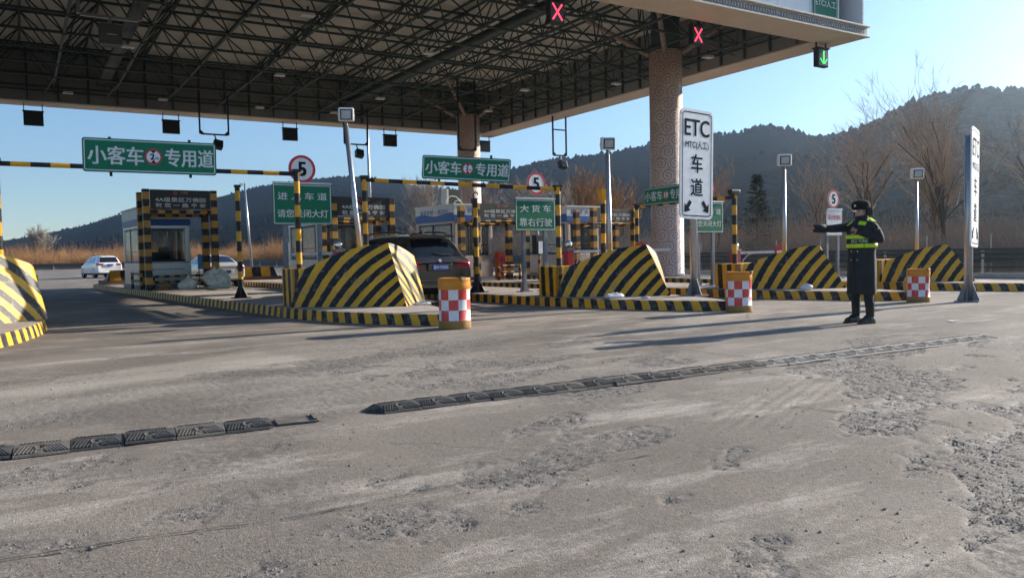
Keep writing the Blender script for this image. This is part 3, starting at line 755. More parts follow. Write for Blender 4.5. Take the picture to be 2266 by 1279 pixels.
make_barrier(3, BL[3], s0=1.9, prowx=.68, zp=1.07, zc=.64); make_barrier(4, BL[4], s0=2.4, prowx=.15, zp=1.02, zc=.62)

# ================================================================== OVERHEAD HEIGHT GANTRIES
def post(mb, p, z0, z1, r, per=.5, n=14, ph=0.0):
    mb.tube((p[0], p[1], z0), (p[0], p[1], z1), r, r, n, u0=z0/per+ph, u1=z1/per+ph)
def over_sign(par, w, h, loc, rz, tilt=0.0, cut=False):
    s = plate('sign_board', 'sign_green', par, w, h, .05, .02, -.02, loc); s.rotation_euler = (0, tilt, rz)
    plate('border', 'letter_white', s, w-.05, h-.05, .04, 0, -.023, ring=.018)
    cw = .15*w; ch = .54*h
    text('lettering', '小客车', ch, 'letter_white', s, (-w*.26, -.0235, 0), width=w*.40, bold=.022)
    text('lettering', '专用道', ch, 'letter_white', s, (w*.29, -.0235, 0), width=w*.37, bold=.022)
    rr = .24*h
    d = disc('height_disc', 'sign_white', s, rr, 0, -.026, (w*.015, 0, 0)); disc('red_rim', 'sign_red', d, rr, 0, -.029, r_in=rr*.80)
    for sg in (1, -1):
        t = MB(); t.add([(-rr*.34, -.030, sg*rr*.78), (rr*.34, -.030, sg*rr*.78), (0, -.030, sg*rr*.42)], [(0, 1, 2) if sg < 0 else (0, 2, 1)]); t.build('triangle_mark', 'letter_black', d)
    text('numeral', '2', rr*.72, 'letter_black', d, (-rr*.12, -.0302, 0), bold=.05); text('numeral', 'm', rr*.26, 'letter_black', d, (rr*.42, -.0302, -rr*.2), bold=.03)
    return s
def gantry(p0, p1, z0, z1, zt0, zt1, label, sx, sw_, sh, zoff, r=.062, rzs=0.0, tilt=0.0, cap=True):
    g = thing('height_limit_gantry', label, 'gantry', (p0[0], p0[1], 0), 0, 'striped height limit gantries over the lanes')
    L0 = Vector((0, 0, 0)); L1 = Vector((p1[0]-p0[0], p1[1]-p0[1], 0))
    a = MB(); post(a, L0, z0, zt0, r); a.build('post', 'post_paint', g, smooth=False)
    a = MB(); post(a, L1, z1, zt1, r, ph=.3); a.build('post', 'post_paint', g)
    A = Vector((0, 0, zt0-.05)); B = Vector((L1.x, L1.y, zt1-.05)); d = (B-A); ln = d.length
    c = MB(); e = d.normalized()*.08
    c.tube(A-e, B+e, .045, n=12, u0=0, u1=ln/.62); c.build('crossbar', 'post_paint', g)
    for q in (L0, L1):
        zz = zt0 if q is L0 else zt1
        MB().box((q.x, q.y, zz+.02), (.18, .16, .05)).build('cap_bracket', 'black_metal', g)
    m = A+(d*sx); rz = math.atan2(d.y, d.x)+rzs
    tl = -math.asin(d.z/ln)
    for q in (-.3, .3):
        MB().box((m.x+q*sw_*math.cos(rz), m.y+q*sw_*math.sin(rz)+.06, m.z+zoff), (.05, .03, sh*1.18)).build('sign_clamp', 'black_metal', g)
    over_sign(g, sw_, sh, (m.x+math.sin(rz)*.085, m.y-math.cos(rz)*.085, m.z+zoff), rz, tl+tilt)
    return g
gantry((-.28, 17.22), (5.08, 16.66), .95, .95, 3.12, 3.06, 'striped gantry over the lane beside the first booth, larger green small-car sign', .482, 2.38, .64, .22)
gantry((6.85, 17.3), (10.85, 15.24), 1.0, .88, 3.05, 2.77, 'striped gantry above the dark SUV with a green small-car sign', .525, 2.05, .54, .36)
g3 = gantry((16.49, 18.92), (15.71, 14.24), .2, .75, 2.66, 2.61, 'striped gantry swung open lengthwise on its island, green sign half hidden by the ETC sign', .37, 2.36, .52, .25)
tp_ = MB(); tp_.box((15.71-16.49-.02, 14.24-18.92, 2.69), (.34, .16, .12)); tp_.build('hinge_head', 'black_metal', g3, bevel=.03)
lp = thing('striped_post', 'leaning striped post with a flared yellow head, rising from the barrier beside the ETC sign', 'post', isl(2, 4.5, .8, .2), 0, 'striped posts on the islands')
a = MB(); a.tube((0, 0, .6), (.03, 0, 2.32), .066, n=14, u0=1.2, u1=4.7); a.build('shaft', 'post_paint', lp)
a = MB(); a.box((.03, 0, 2.45), (.15, .14, .26), top=1.6); a.build('head', mat('yellow_paint', YEL, .5), lp, bevel=.01)

# ---- free-standing striped posts with black flared foot
def foot_post(k, s, l, h, label, hook=False):
    p = thing('striped_post', label, 'post', isl(k, s, l, .206), 0, 'striped posts on the islands')
    a = MB(); a.tube((0, 0, .5), (-.02 if hook else 0, 0, h), .066, n=14, u0=.62, u1=h/.56); a.build('shaft', 'post_paint', p)
    b = MB(); b.tube((0, 0, 0), (0, 0, .5), .075, n=14)
    for q in range(4):
        t = q*math.pi/2+.6; dx, dy = math.cos(t), math.sin(t)
        b.add([(dx*.06-dy*.012, dy*.06+dx*.012, 0), (dx*.24-dy*.012, dy*.24+dx*.012, 0), (dx*.06-dy*.012, dy*.06+dx*.012, .33), (dx*.06+dy*.012, dy*.06-dx*.012, 0), (dx*.24+dy*.012, dy*.24-dx*.012, 0), (dx*.06+dy*.012, dy*.06-dx*.012, .33)], [(0, 1, 2), (3, 5, 4), (0, 3, 4, 1), (1, 4, 5, 2), (2, 5, 3, 0)])
    b.box((0, 0, .012), (.44, .44, .024)); b.build('foot', 'black_metal', p)
    if hook:
        MB().path([(-.02, 0, h), (-.07, 0, h+.06), (-.06, 0, h+.13), (.0, 0, h+.18), (.06, 0, h+.16), (.07, 0, h+.10)], .018, 8).build('hook', 'black_metal', p)
        MB().box((-.04, 0, h-.06), (.13, .12, .14)).build('head', 'black_metal', p)
    else: MB().box((0, 0, h-.02), (.15, .14, .06)).build('head', 'black_metal', p)
    return p
foot_post(1, 9.2, -.72, 2.95, 'striped post on a black flared foot between the first booth and the green headlights sign')
foot_post(2, 7.5, -1.0, 2.5, 'striped post with a bent black hook on top, beside the dark SUV', True)

# ---- lane information signs
def five_disc(par, x, z, r):
    d = disc('speed_disc', 'sign_white', par, r, .0, -.02, (x, -.05, z)); disc('red_rim', 'sign_red', d, r, 0, -.023, r_in=r*.80)
    text('numeral', '5', r*.98, 'letter_black', d, (0, -.0225, 0), bold=.05)
    return d
def lane_sign(k, s, l0, l1, label, w, h, zc, rows, red=False, dz=0.38, dr=.27, dx=0.0, size=.2):
    o = isl(k, s, (l0+l1)/2, .206); g = thing('lane_sign', label, 'sign', o, IRZ*.5, 'lane information signs on two posts'); sp = l1-l0
    for q in (-sp/2, sp/2):
        MB().box((q, .04, (zc-h/2)/2+.2), (.11, .07, zc-h/2+.4)).build('post', 'grey_post', g, bevel=.008)
        MB().box((q, .04, .012), (.34, .30, .022)).build('foot_plate', 'grey_post', g)
        f = MB()
        for sg in (-1, 1): f.add([(q+sg*.055, .035, .02), (q+sg*.15, .035, .02), (q+sg*.055, .035, .26), (q+sg*.055, .05, .02), (q+sg*.15, .05, .02), (q+sg*.055, .05, .26)], [(0, 1, 2), (3, 5, 4), (0, 3, 4, 1), (1, 4, 5, 2), (2, 5, 3, 0)])
        f.build('gusset', 'grey_post', g)
    bd = plate('board', 'sign_white' if red else 'sign_green', g, w, h, .03, .0, -.025, (0, -.02, zc))
    plate('border', 'galv' if red else 'letter_white', bd, w-.03, h-.03, .02, 0, -.028, ring=.02)
    for (txt, zz, wd, ht) in rows: text('lettering', txt, ht, 'red_paint' if red else 'letter_white', bd, (0, -.0285, zz), width=wd, bold=.018)
    MB().box((0, -.03, h/2+.03), (w, .05, .045)).build('top_rail', 'galv', bd)
    MB().box((dx, -.0, zc+h/2+.05), (.05, .03, .4)).build('disc_stem', 'grey_post', g)
    five_disc(g, dx, zc+h/2+dz, dr)
    return g
lane_sign(1, 6.85, -.32, .54, 'green dim-headlights sign with a 5 speed disc behind the first gantry post', 1.46, .97, 2.32, [('进 入 车 道', .2, 1.22, .18), ('请您关闭大灯', -.22, 1.26, .19)], dz=.37, dr=.335)
lane_sign(2, 6.55, -.10, .60, 'green keep-right truck sign with a 5 speed disc beyond the first barrel', 1.30, .82, 2.03, [('大 货 车', .17, 1.0, .19), ('靠右行驶', -.19, 1.06, .21)], dz=.43, dr=.30, dx=.02)
lane_sign(3, 5.7, -.3, .3, 'green headlights sign mostly hidden behind the white ETC lane sign', 1.3, .84, 1.91, [('进 入 车 道', .17, 1.1, .16), ('请您关闭大灯', -.17, 1.14, .17)], dz=.40, dr=.27)
lane_sign(4, 6.7, -.05, .52, 'white sign with red characters and a 5 speed disc behind the officer', .80, .80, 1.78, [('联合收割机', .17, .66, .16), ('专用通道', -.13, .60, .16)], True, dz=.35, dr=.29, dx=-.08)

# ---- ETC lane sign and its twin seen edge-on
def etc_sign(x, y, z, rz, label, h0, h1, w, full=True, tilt=0.0):
    g = thing('lane_post_sign', label, 'sign', (x, y, z), rz, 'tall white lane signs on a single post')
    MB().tube((0, .09, 0), (0, .09, h1-.15), .085, n=18).build('post', 'galv', g, smooth=True)
    MB().box((0, .09, .012), (.46, .46, .024)).build('foot_plate', 'grey_post', g)
    f = MB()
    for q in range(4):
        t = q*math.pi/2+math.pi/4*0; dx, dy = math.cos(t), math.sin(t); bx_, by_ = 0, .09
        f.add([(bx_+dx*.08-dy*.01, by_+dy*.08+dx*.01, .02), (bx_+dx*.22-dy*.01, by_+dy*.22+dx*.01, .02), (bx_+dx*.08-dy*.01, by_+dy*.08+dx*.01, .40), (bx_+dx*.08+dy*.01, by_+dy*.08-dx*.01, .02), (bx_+dx*.22+dy*.01, by_+dy*.22-dx*.01, .02), (bx_+dx*.08+dy*.01, by_+dy*.08-dx*.01, .40)], [(0, 1, 2), (3, 5, 4), (0, 3, 4, 1), (1, 4, 5, 2), (2, 5, 3, 0)])
    f.build('gusset', 'grey_post', g)
    h = h1-h0; bd = plate('board', 'sign_white', g, w, h, .13, -.0, -.03, (0, 0, (h0+h1)/2)); bd.rotation_euler = (0, tilt, 0)
    plate('border', 'letter_black', bd, w-.12, h-.12, .09, 0, -.033, ring=.022)
    k = h/2.4
    text('lettering', 'ETC', .36*k, 'letter_black', bd, (0, -.0335, .80*k), width=.74*w, bold=.02)
    text('lettering', 'MTC(人工)', .20*k, 'letter_black', bd, (0, -.0335, .42*k), width=.70*w, bold=.012)
    text('lettering', '车', .40*k, 'letter_black', bd, (0, -.0335, .02*k), width=.34*w, bold=.018)
    text('lettering', '道', .38*k, 'letter_black', bd, (0, -.0335, -.50*k), width=.36*w, bold=.018)
    for sg in (-1, 1):
        a = MB(); pts = [(0, -.17), (-.135, -.01), (-.05, -.01), (-.05, .16), (.05, .16), (.05, -.01), (.135, -.01)]
        V = []
        for (px, pz) in pts:
            t = sg*R(38); V.append((sg*.27*w/1.0+(px*math.cos(t)-pz*math.sin(t))*.95, -.0335, -.93*k+(px*math.sin(t)+pz*math.cos(t))*.95))
        a.add(V, [(0, 6, 5, 4, 3, 2, 1)]); a.build('arrow', 'letter_black', bd)
    for (sx, sz) in ((-1, -1), (1, -1), (-1, 1), (1, 1)):
        o = MB().lathe([(0, -.04), (.014, -.038), (.014, -.03)], n=8, axis='Y').build('bolt', 'galv', bd); o.location = (sx*(w/2-.05), 0, sz*(h/2-.1))
    return g
etc_sign(12.80, 12.70, .206, R(3), 'tall white ETC lane sign with two down arrows on a grey post', 1.70, 4.10, 1.06, tilt=R(1.5))
etc_sign(17.18, 9.0, .004, R(19), 'tall white lane sign seen nearly edge-on, standing alone on the road', 1.16, 3.66, .92, tilt=R(2.2))

# ---- floodlight poles
def lamp_pole(k, s, l, h, label, lean=(0, 0), yaw=0.0, r=.058):
    g = thing('floodlight_pole', label, 'lamp pole', isl(k, s, l, .206), 0, 'floodlight poles behind the crash barriers')
    MB().tube((lean[0], lean[1], .0), (0, 0, h-.22), r, r*.82, n=14).build('pole', 'galv', g, smooth=True)
    MB().tube((0, 0, h-.26), (0, 0, h-.12), r*.6, n=10).build('neck', 'grey_post', g)
    hd = MB(); hd.box((0, 0, 0), (.34, .20, .30)); o = hd.build('lamp_head', 'white_paint', g, bevel=.035); o.location = (0, -.02, h+.02); o.rotation_euler = (R(8), 0, yaw)
    MB().box((0, -.104, 0), (.26, .012, .23)).build('lamp_rim', 'black_metal', o, bevel=.006)
    MB().box((0, -.112, 0), (.205, .01, .18)).build('lamp_glass', mat('lamp_glass', (.45, .47, .47), .15), o)
    MB().tube((-.19, .03, -.02), (.19, .03, -.02), .02, n=8).build('pivot', 'galv', o)
    return g
lamp_pole(1, 4.5, .25, 4.12, 'leaning galvanised floodlight pole rising behind the barrier at the dark SUV', (.34, .0), R(-20), .065)
lamp_pole(2, 3.7, .25, 3.55, 'galvanised floodlight pole behind the barrier between first barrel and ETC sign', (.05, 0), R(-24), .062)
lamp_pole(3, 3.4, .3, 3.26, 'galvanised floodlight pole rising from the barrier nearest the officer', (.03, 0), R(-38), .062)
lamp_pole(4, 4.1, .3, 3.08, 'thin floodlight pole on the barrier closest to the guard rail', (.05, 0), R(-40), .055)

# ---- boom gates
mat('boom_white', (.62, .62, .62), .4)
def boom_gate(k, s, l, h, label, rz, length, disc_at=None, brace=True):
    g = thing('boom_gate', label, 'boom gate', isl(k, s, l, .206), 0, 'red boom gates on the islands')
    MB().box((0, 0, h/2), (.21, .21, h)).build('cabinet', 'red_paint', g, bevel=.012)
    MB().box((0, 0, h+.04), (.25, .25, .08)).build('cap', 'grey_post', g, bevel=.01)
    MB().sphere((0, 0, h+.17), .105, 12).build('mirror_ball', 'chrome', g, smooth=True)
    arm = MB(); arm.box((length/2+.1, 0, 0), (length, .05, .07)); o = arm.build('boom_arm', 'boom_white', g); o.location = (0, 0, h-.02); o.rotation_euler.z = rz
    if brace:
        pts = [(.16+.55*(1-math.cos(t)), 0, -.62+.60*math.sin(t)) for t in np.linspace(0, math.pi/2, 9)]
        MB().path(pts, .016, 6).build('brace', 'boom_white', o)
    if disc_at:
        d = MB().lathe([(0, -.035), (.235, -.035), (.235, -.045), (0, -.045)], n=32, axis='Y').build('no_entry_disc', 'red_paint', o); d.location = (disc_at, 0, 0)
        b = MB().box((0, -.049, 0), (.32, .004, .07)).build('white_bar', 'white_paint', d)
    return g
boom_gate(1, 5.8, .55, 1.14, 'red boom gate post with mirror ball, between the headlights sign and the dark SUV', R(92), 3.2, None)
boom_gate(2, 5.6, .60, 1.06, 'red boom gate post with mirror ball, its arm lowered beside the truck sign', R(-3), 3.3, 2.32)
boom_gate(3, 5.2, .62, .93, 'red boom gate post next to the officer barrier, arm lowered with a no-entry disc', R(-4), 3.2, 1.72)

# ---- traffic barrels
def barrel_mats():
    m = bpy.data.materials.new('barrel_checks'); m.use_nodes = True; t = m.node_tree; N = t.nodes; L = t.links; p = N['Principled BSDF']; p.inputs['Roughness'].default_value = .4
    tc = N.new('ShaderNodeTexCoord'); sp = N.new('ShaderNodeSeparateXYZ'); L.new(tc.outputs['Object'], sp.inputs[0])
    def M(op, a, b):
        x = N.new('ShaderNodeMath'); x.operation = op
        for i, v in enumerate((a, b)):
            if isinstance(v, (int, float)): x.inputs[i].default_value = v
            else: L.new(v, x.inputs[i])
        return x.outputs[0]
    an = M('FLOOR', M('MULTIPLY', M('ADD', M('ARCTAN2', sp.outputs[1], sp.outputs[0]), 9.6), 9/(2*math.pi)*10/9), 0)
    rw = M('FLOOR', M('DIVIDE', M('SUBTRACT', sp.outputs[2], .135), .1633), 0)
    ck = M('MODULO', M('ADD', an, M('ADD', rw, 20)), 2)
    n = N.new('ShaderNodeTexNoise'); n.inputs['Scale'].default_value = 9; n.inputs['Detail'].default_value = 8; L.new(tc.outputs['Object'], n.inputs['Vector'])
    mx = N.new('ShaderNodeMix'); mx.data_type = 'RGBA'; L.new(ck, mx.inputs[0]); mx.inputs[6].default_value = (.62, .055, .045, 1); mx.inputs[7].default_value = (.74, .75, .77, 1)
    mr = N.new('ShaderNodeMapRange'); mr.inputs[1].default_value = .55; mr.inputs[2].default_value = .8; mr.inputs[4].default_value = .5; L.new(n.outputs['Fac'], mr.inputs[0])
    x2 = N.new('ShaderNodeMix'); x2.data_type = 'RGBA'; L.new(mr.outputs[0], x2.inputs[0]); L.new(mx.outputs[2], x2.inputs[6]); x2.inputs[7].default_value = (.36, .30, .25, 1)
    L.new(x2.outputs[2], p.inputs['Base Color']); MATS['barrel_checks'] = m
barrel_mats()
mat('barrel_orange', (.62, .23, .02), .45, var=.15, dirt=(.33, .20, .07), dirt_amt=.6, dscale=6)
mat('barrel_base', (.30, .17, .045), .6, dirt=(.2, .15, .1), dirt_amt=.9, dscale=7)
def barrel(x, y, s, rz, label):
    b = thing('traffic_barrel', label, 'barrel', (x, y, .0), rz, 'checkered barrels at the island tips'); b.scale = (s, s, s)
    MB().lathe([(0, 0), (.255, 0), (.262, .02), (.258, .135)], n=40).build('base_band', 'barrel_base', b, smooth=True)
    MB().lathe([(.258, .135), (.252, .14), (.25, .38), (.25, .62), (.252, .625)], n=40).build('reflective_band', 'barrel_checks', b, smooth=True)
    MB().lathe([(.252, .625), (.26, .64), (.262, .72), (.256, .78), (.262, .79), (.255, .805), (.21, .81), (.20, .79), (0, .785)], n=40).build('lid', 'barrel_orange', b, smooth=True)
    MB().box((-.05, -.235, .79), (.09, .08, .06)).build('filler_notch', 'barrel_base', b, bevel=.008)
    return b
barrel(6.18, 11.72, 1.05, .25, 'orange barrel with red and white checks at the island tip by the dark SUV')
barrel(11.93, 10.72, .975, .55, 'orange barrel with red and white checks beside the ETC sign foot')
barrel(16.53, 9.82, .89, .1, 'orange barrel with red and white checks between the officer and the edge-on sign')
# ================================================================== PILLAR FRAMES AND BOOTHS
mat('booth_steel', (.40, .41, .41), .34, .75, .12, 5)
mat('booth_white', (.60, .62, .62), .45, dirt=(.45, .43, .40), dirt_amt=.4, dscale=2)
mat('booth_pink', (.42, .36, .34), .45, .3)
mat('window_frame', (.03, .035, .04), .4)
mat('booth_glass', (.012, .015, .018), .06, 0, .1, spec=.35, alpha=.5)
mat('emblem_red', (.28, .05, .05), .5)
mat('interior', (.05, .055, .06), .8)
def pillar_frame(k, s, ztop, zsign, label, red_right=False):
    g = thing('pillar_gate', label, 'gate', isl(k, s, 0, .206), IRZ, 'striped pillar gates in front of the booths')
    zt = ztop-.206; zs = zsign-.206
    for (x, y) in ((-1.15, 0), (1.15, 0), (-1.12, 1.1), (1.12, 1.1)):
        b = MB(); hh = zt if y == 0 else zt-.04
        b.box((x, y, hh/2), (.22, .22, hh), 0, ufun=lambda p: p[2]/.50+.12); o = b.build('pillar', 'pillar_paint', g, bevel=.008)
    for (y, z) in ((-.02, zs-.10), (1.1, zs-.17)):
        b = MB(); b.tube((-1.015, y, z), (1.015, y, z), .06, n=10, u0=0, u1=2.03/.48); b.build('beam', 'pillar_paint', g)
    for x in (-1.15, 1.15):
        b = MB(); b.tube((x, .135, zs-.10), (x, .965, zs-.15), .055, n=8, u0=.2, u1=1.9); b.build('beam', 'pillar_paint', g)
    w, h = 2.03, zt-zs-.02
    bd = plate('name_board', 'sign_brown', g, w, h, .01, .03, -.05, (0, -.03, (zt+zs)/2+.0))
    text('lettering', '4A级景区万佛园', h*.235, 'letter_white', bd, (0, -.0505, -.02*h), width=w*.84, bold=.016)
    text('lettering', '祝 您 一 路 平 安', h*.225, 'letter_white', bd, (0, -.0505, -.32*h), width=w*.84, bold=.016)
    e = MB(); r = h*.115
    e.lathe([(0, -.0505), (r, -.0505)], n=20, axis='Y'); o = e.build('emblem', 'emblem_red', bd); o.location = (-w*.085, 0, h*.33)
    e = MB(); e.add([(-r*.7, -.0512, -r*.35), (r*.7, -.0512, -r*.35), (r*.25, -.0512, r*.1), (0, -.0512, r*.55), (-r*.25, -.0512, r*.1)], [(0, 1, 2, 3, 4)]); q = e.build('emblem_mark', 'sign_brown', o)
    text('lettering', '万佛园', h*.10, mat('letter_gold', (.42, .33, .10), .5), bd, (w*.06, -.0505, h*.36), width=w*.13)
    MB().box((w*.06, -.0505, h*.27), (w*.14, .002, h*.02)).build('fine_print', 'emblem_red', bd)
    return g
def booth(k, s, label, l0=-1.12, l1=.68, ln=3.0, h=2.95, words=True, style=0):
    g = thing('toll_booth', label, 'booth', isl(k, s, (l0+l1)/2, .206), IRZ, 'toll booths on the islands')
    w = l1-l0; hw = w/2
    zb, zw0, zw1, zf = .12, .95, 2.25, h-.62
    wall = 'booth_steel' if style == 0 else 'booth_pink'
    MB().box((0, ln/2, .06), (w+.1, ln+.1, .12)).build('plinth', 'grey_post', g)
    MB().box((0, ln/2, (zb+zw0)/2), (w, ln, zw0-zb)).build('lower_wall', wall, g, bevel=.02)
    # corner posts
    for sx in (-1, 1):
        for y in (.09, ln-.09):
            MB().box((sx*(hw-.09), y, (zw0+zf)/2), (.178, .178, zf-zw0)).build('corner_post', wall, g, bevel=.03)
    # header and blue band, white fascia
    MB().box((0, ln/2, (zw1+zf)/2), (w-.004, ln-.004, zf-zw1)).build('header', wall, g)
    MB().box((0, ln/2, zf+.12), (w+.06, ln+.06, .24)).build('blue_band', 'blue_paint', g, bevel=.01)
    fz = (zf+.24+h)/2
    MB().box((0, ln/2, fz), (w+.05, ln+.05, h-zf-.24)).build('fascia', 'booth_white', g, bevel=.01)
    # front window
    fw = w-.38
    fr = plate('window', 'window_frame', g, fw+.19, zw1-zw0-.0, .02, 0, -.03, (0, .05, (zw0+zw1)/2), ring=.12)
    plate('pane', 'booth_glass', fr, fw-.08, zw1-zw0-.12, .06, 0, -.036)
    plate('gasket', 'galv', fr, fw+.03, zw1-zw0-.01, .09, 0, -.031, ring=.018)
    MB().box((0, -.05, -.22 if style else -.9), (fw*.86, .012, .025)).build('slide_rail', 'window_frame', fr)
    # side windows: two lights left, one door right
    for sx in (-1, 1):
        for (y0, y1) in ((.25, ln*.52), (ln*.56, ln-.28)):
            f = MB(); ym = (y0+y1)/2; zm = (zw0+zw1)/2; hy = (y1-y0)/2; hz_ = (zw1-zw0)/2
            for q in (-1, 1): f.box((sx*(hw-.05), ym+q*(hy-.03), zm), (.06, .06, 2*hz_)); f.box((sx*(hw-.05), ym, zm+q*(hz_-.04)), (.058, 2*hy-.12, .08))
            fo = f.build('window', mat('window_blue_frame', (.03, .05, .12), .4), g, bevel=.02)
            MB().box((sx*(hw-.018), (y0+y1)/2, (zw0+zw1)/2), (.016, y1-y0-.10, zw1-zw0-.16)).build('pane', mat('side_glass', (.30, .36, .38), .08, 0, .15, spec=.7, alpha=.45), fo)
            MB().box((sx*(hw-.006), (y0+y1)/2, zw0+.42), (.012, y1-y0-.1, .03)).build('slide_rail', 'window_frame', fo)
    MB().box((0, ln/2, zw0+.02), (w-.3, ln-.3, .04)).build('desk', 'interior', g)
    MB().box((-.25, .75, zw0+.24), (.46, .05, .32), tilt=(R(-8), 0)).build('monitor', 'window_frame', g, bevel=.01)
    MB().box((.32, 1.7, zw0+.32), (.46, .1, .62), top=.9).build('chair_back', 'interior', g, bevel=.03)
    MB().box((hw-.30, ln-.35, zw0+.55), (.05, .4, 1.0)).build('curtain', 'booth_white', g)
    if words:
        t = text('lettering', '服务大众', .22, 'blue_paint', g, (0, -.027, fz-.03), width=w*.78, bold=.02)
        t = text('lettering', '承载梦想 一路同行', .20, 'blue_paint', g, (-hw-.027, ln/2, fz-.03), rot=(math.pi/2, 0, -math.pi/2), width=ln*.74, bold=.015)
        wv = MB(); pts = [(-hw-.033, ln*(1-i/16.), zf+.24+.05+.05*math.sin(i*.55)) for i in range(17)]
        for a, b in zip(pts[:-1], pts[1:]): wv.add([(a[0], a[1], zf+.22), (b[0], b[1], zf+.22), b, a], [(0, 1, 2, 3)])
        wv.build('wave_stripe', 'blue_paint', g)
    MB().box((0, ln/2, h+.03), (w+.12, ln+.12, .06)).build('roof', 'booth_white', g)
    return g
pillar_frame(1, 18.2, 3.75, 3.06, 'striped pillar gate with the brown welcome board before the first booth, sacks at its foot')
pillar_frame(2, 16.5, 3.40, 2.70, 'striped pillar gate whose brown board is crossed by the leaning lamp pole')
pillar_frame(3, 15.6, 3.13, 2.56, 'striped pillar gate whose brown board is partly covered by the green truck sign')
pillar_frame(4, 16.5, 3.02, 2.48, 'striped pillar gate near the carved column, brown board crossed by a lamp pole')
booth(1, 19.75, 'grey metal toll booth with blue band and large dark window behind the first pillar gate', words=False)
booth(2, 18.1, 'grey toll booth mostly hidden behind the green headlights sign', words=True)
booth(3, 17.2, 'toll booth with white lettered fascia behind the dark SUV', words=True, style=1)
booth(4, 18.2, 'toll booth with white lettered fascia behind the green truck sign', words=True, style=1)

# air-conditioner cage on booth roof (dark box with two pale hoses)
ac = thing('roof_unit', 'dark boxy air conditioner with pale hoses on a booth roof behind the SUV', 'air conditioner', isl(3, 18.6, -.3, 3.22), IRZ)
MB().box((0, 0, .34), (.62, .4, .62)).build('casing', mat('ac_dark', (.03, .04, .035), .6), ac, bevel=.02)
MB().box((-.36, 0, .34), (.1, .42, .64)).build('side_panel', 'booth_white', ac, bevel=.01)
MB().path([(-.5, -.25, .0), (-.44, -.26, .25), (-.25, -.27, .38), (.0, -.27, .36), (.22, -.26, .2), (.35, -.25, 0)], .022, 7).build('hose', 'booth_white', ac)
MB().path([(-.1, -.28, .0), (-.06, -.28, .16), (.1, -.28, .22), (.28, -.28, .12), (.36, -.28, 0)], .018, 7).build('hose', 'booth_white', ac)

# low striped bumper rails round the booths
def bumper(k, s, l, ln, label, rz=0.0, h=.62):
    g = thing('bumper_rail', label, 'rail', isl(k, s, l, .206), IRZ+rz, 'low striped bumper rails by the booths')
    for x in (-ln/2, ln/2):
        b = MB(); b.tube((x, 0, 0), (x, 0, h), .05, n=10, u0=0, u1=h/.3); b.build('leg', 'pillar_paint', g)
    for z in (h-.05, h*.5):
        b = MB(); b.tube((-ln/2, 0, z), (ln/2, 0, z), .045, n=10, u0=0, u1=ln/.36); b.build('bar', 'pillar_paint', g)
bumper(1, 19.6, -1.28, 1.6, 'low striped bumper rail along the shaded flank of the first booth', R(90))
bumper(1, 18.9, .1, 1.9, 'low striped bumper rail across the front of the first booth', 0, .5)
bumper(3, 15.9, .55, 1.0, 'low striped bumper rail next to the small white ticket panel', 0, .60)
bumper(4, 16.8, -.8, 1.1, 'low striped bumper rail in front of the booth behind the truck sign', 0, .60)
bumper(2, 17.0, .1, 1.7, 'low striped bumper rail in front of the booth behind the headlights sign', 0, .55)

# ticket terminals
tt = thing('ticket_terminal', 'small white panel terminal with antenna on a striped leg beside the truck sign', 'terminal', isl(3, 14.2, .70, .206), IRZ)
b = MB(); b.tube((0, 0, 0), (0, 0, 1.0), .045, n=10, u0=0, u1=3.2); b.build('leg', 'pillar_paint', tt)
MB().box((0, .03, 1.32), (.42, .26, .72)).build('housing', 'black_metal', tt, bevel=.015)
MB().box((.02, -.115, 1.22), (.27, .02, .46)).build('panel', 'white_paint', tt)
MB().path([(0, 0, 1.68), (-.05, 0, 1.86), (.03, 0, 1.9), (.02, 0, 2.0)], .012, 6).build('antenna', 'galv', tt)
rc = thing('red_cabinet', 'narrow orange red cabinet standing behind a striped pillar', 'cabinet', isl(3, 16.9, .78, .206), IRZ)
MB().box((0, 0, .55), (.24, .3, 1.1)).build('casing', mat('orange_red', (.6, .09, .03), .45), rc, bevel=.01); MB().box((0, -.155, .8), (.16, .012, .2)).build('door', 'red_paint', rc)
bs = thing('blue_notice_stand', 'pale blue notice board on two legs at the corner of the first booth', 'notice', isl(1, 19.6, 1.05, .206), IRZ)
MB().box((0, 0, .95), (.34, .03, .56)).build('board', mat('pale_blue', (.16, .34, .62), .4, var=.3, vscale=5), bs)
for x in (-.13, .13): MB().tube((x, 0, 0), (x, 0, .7), .016, n=6).build('leg', 'grey_post', bs)

# far-end blocks of the islands
def end_block(k, s, label):
    g = thing('end_block', label, 'barrier', isl(k, s, 0, .206), IRZ, 'low blocks at the far island ends')
    b = MB(); V = [(-.95, 0, 0), (.95, 0, 0), (.95, 1.4, 0), (-.95, 1.4, 0), (-.75, .15, .62), (.75, .15, .62), (.55, .9, .62), (-.55, .9, .62)]
    b.add(V, [(0, 1, 5, 4), (1, 2, 6, 5), (2, 3, 7, 6), (3, 0, 4, 7), (4, 5, 6, 7)], 0, [p[0]/.9+.3 for p in V]); b.build('body', 'hazard_paint', g)
    MB().box((0, .7, .08), (2.1, 1.7, .16)).build('footing', mat('brick_foot', (.20, .10, .06), .8), g)
end_block(1, 28.2, 'low orange block at the far end of the first booth island, before the white van')
end_block(2, 28.2, 'low yellow and black block at the far end of the island beside the solar sign')

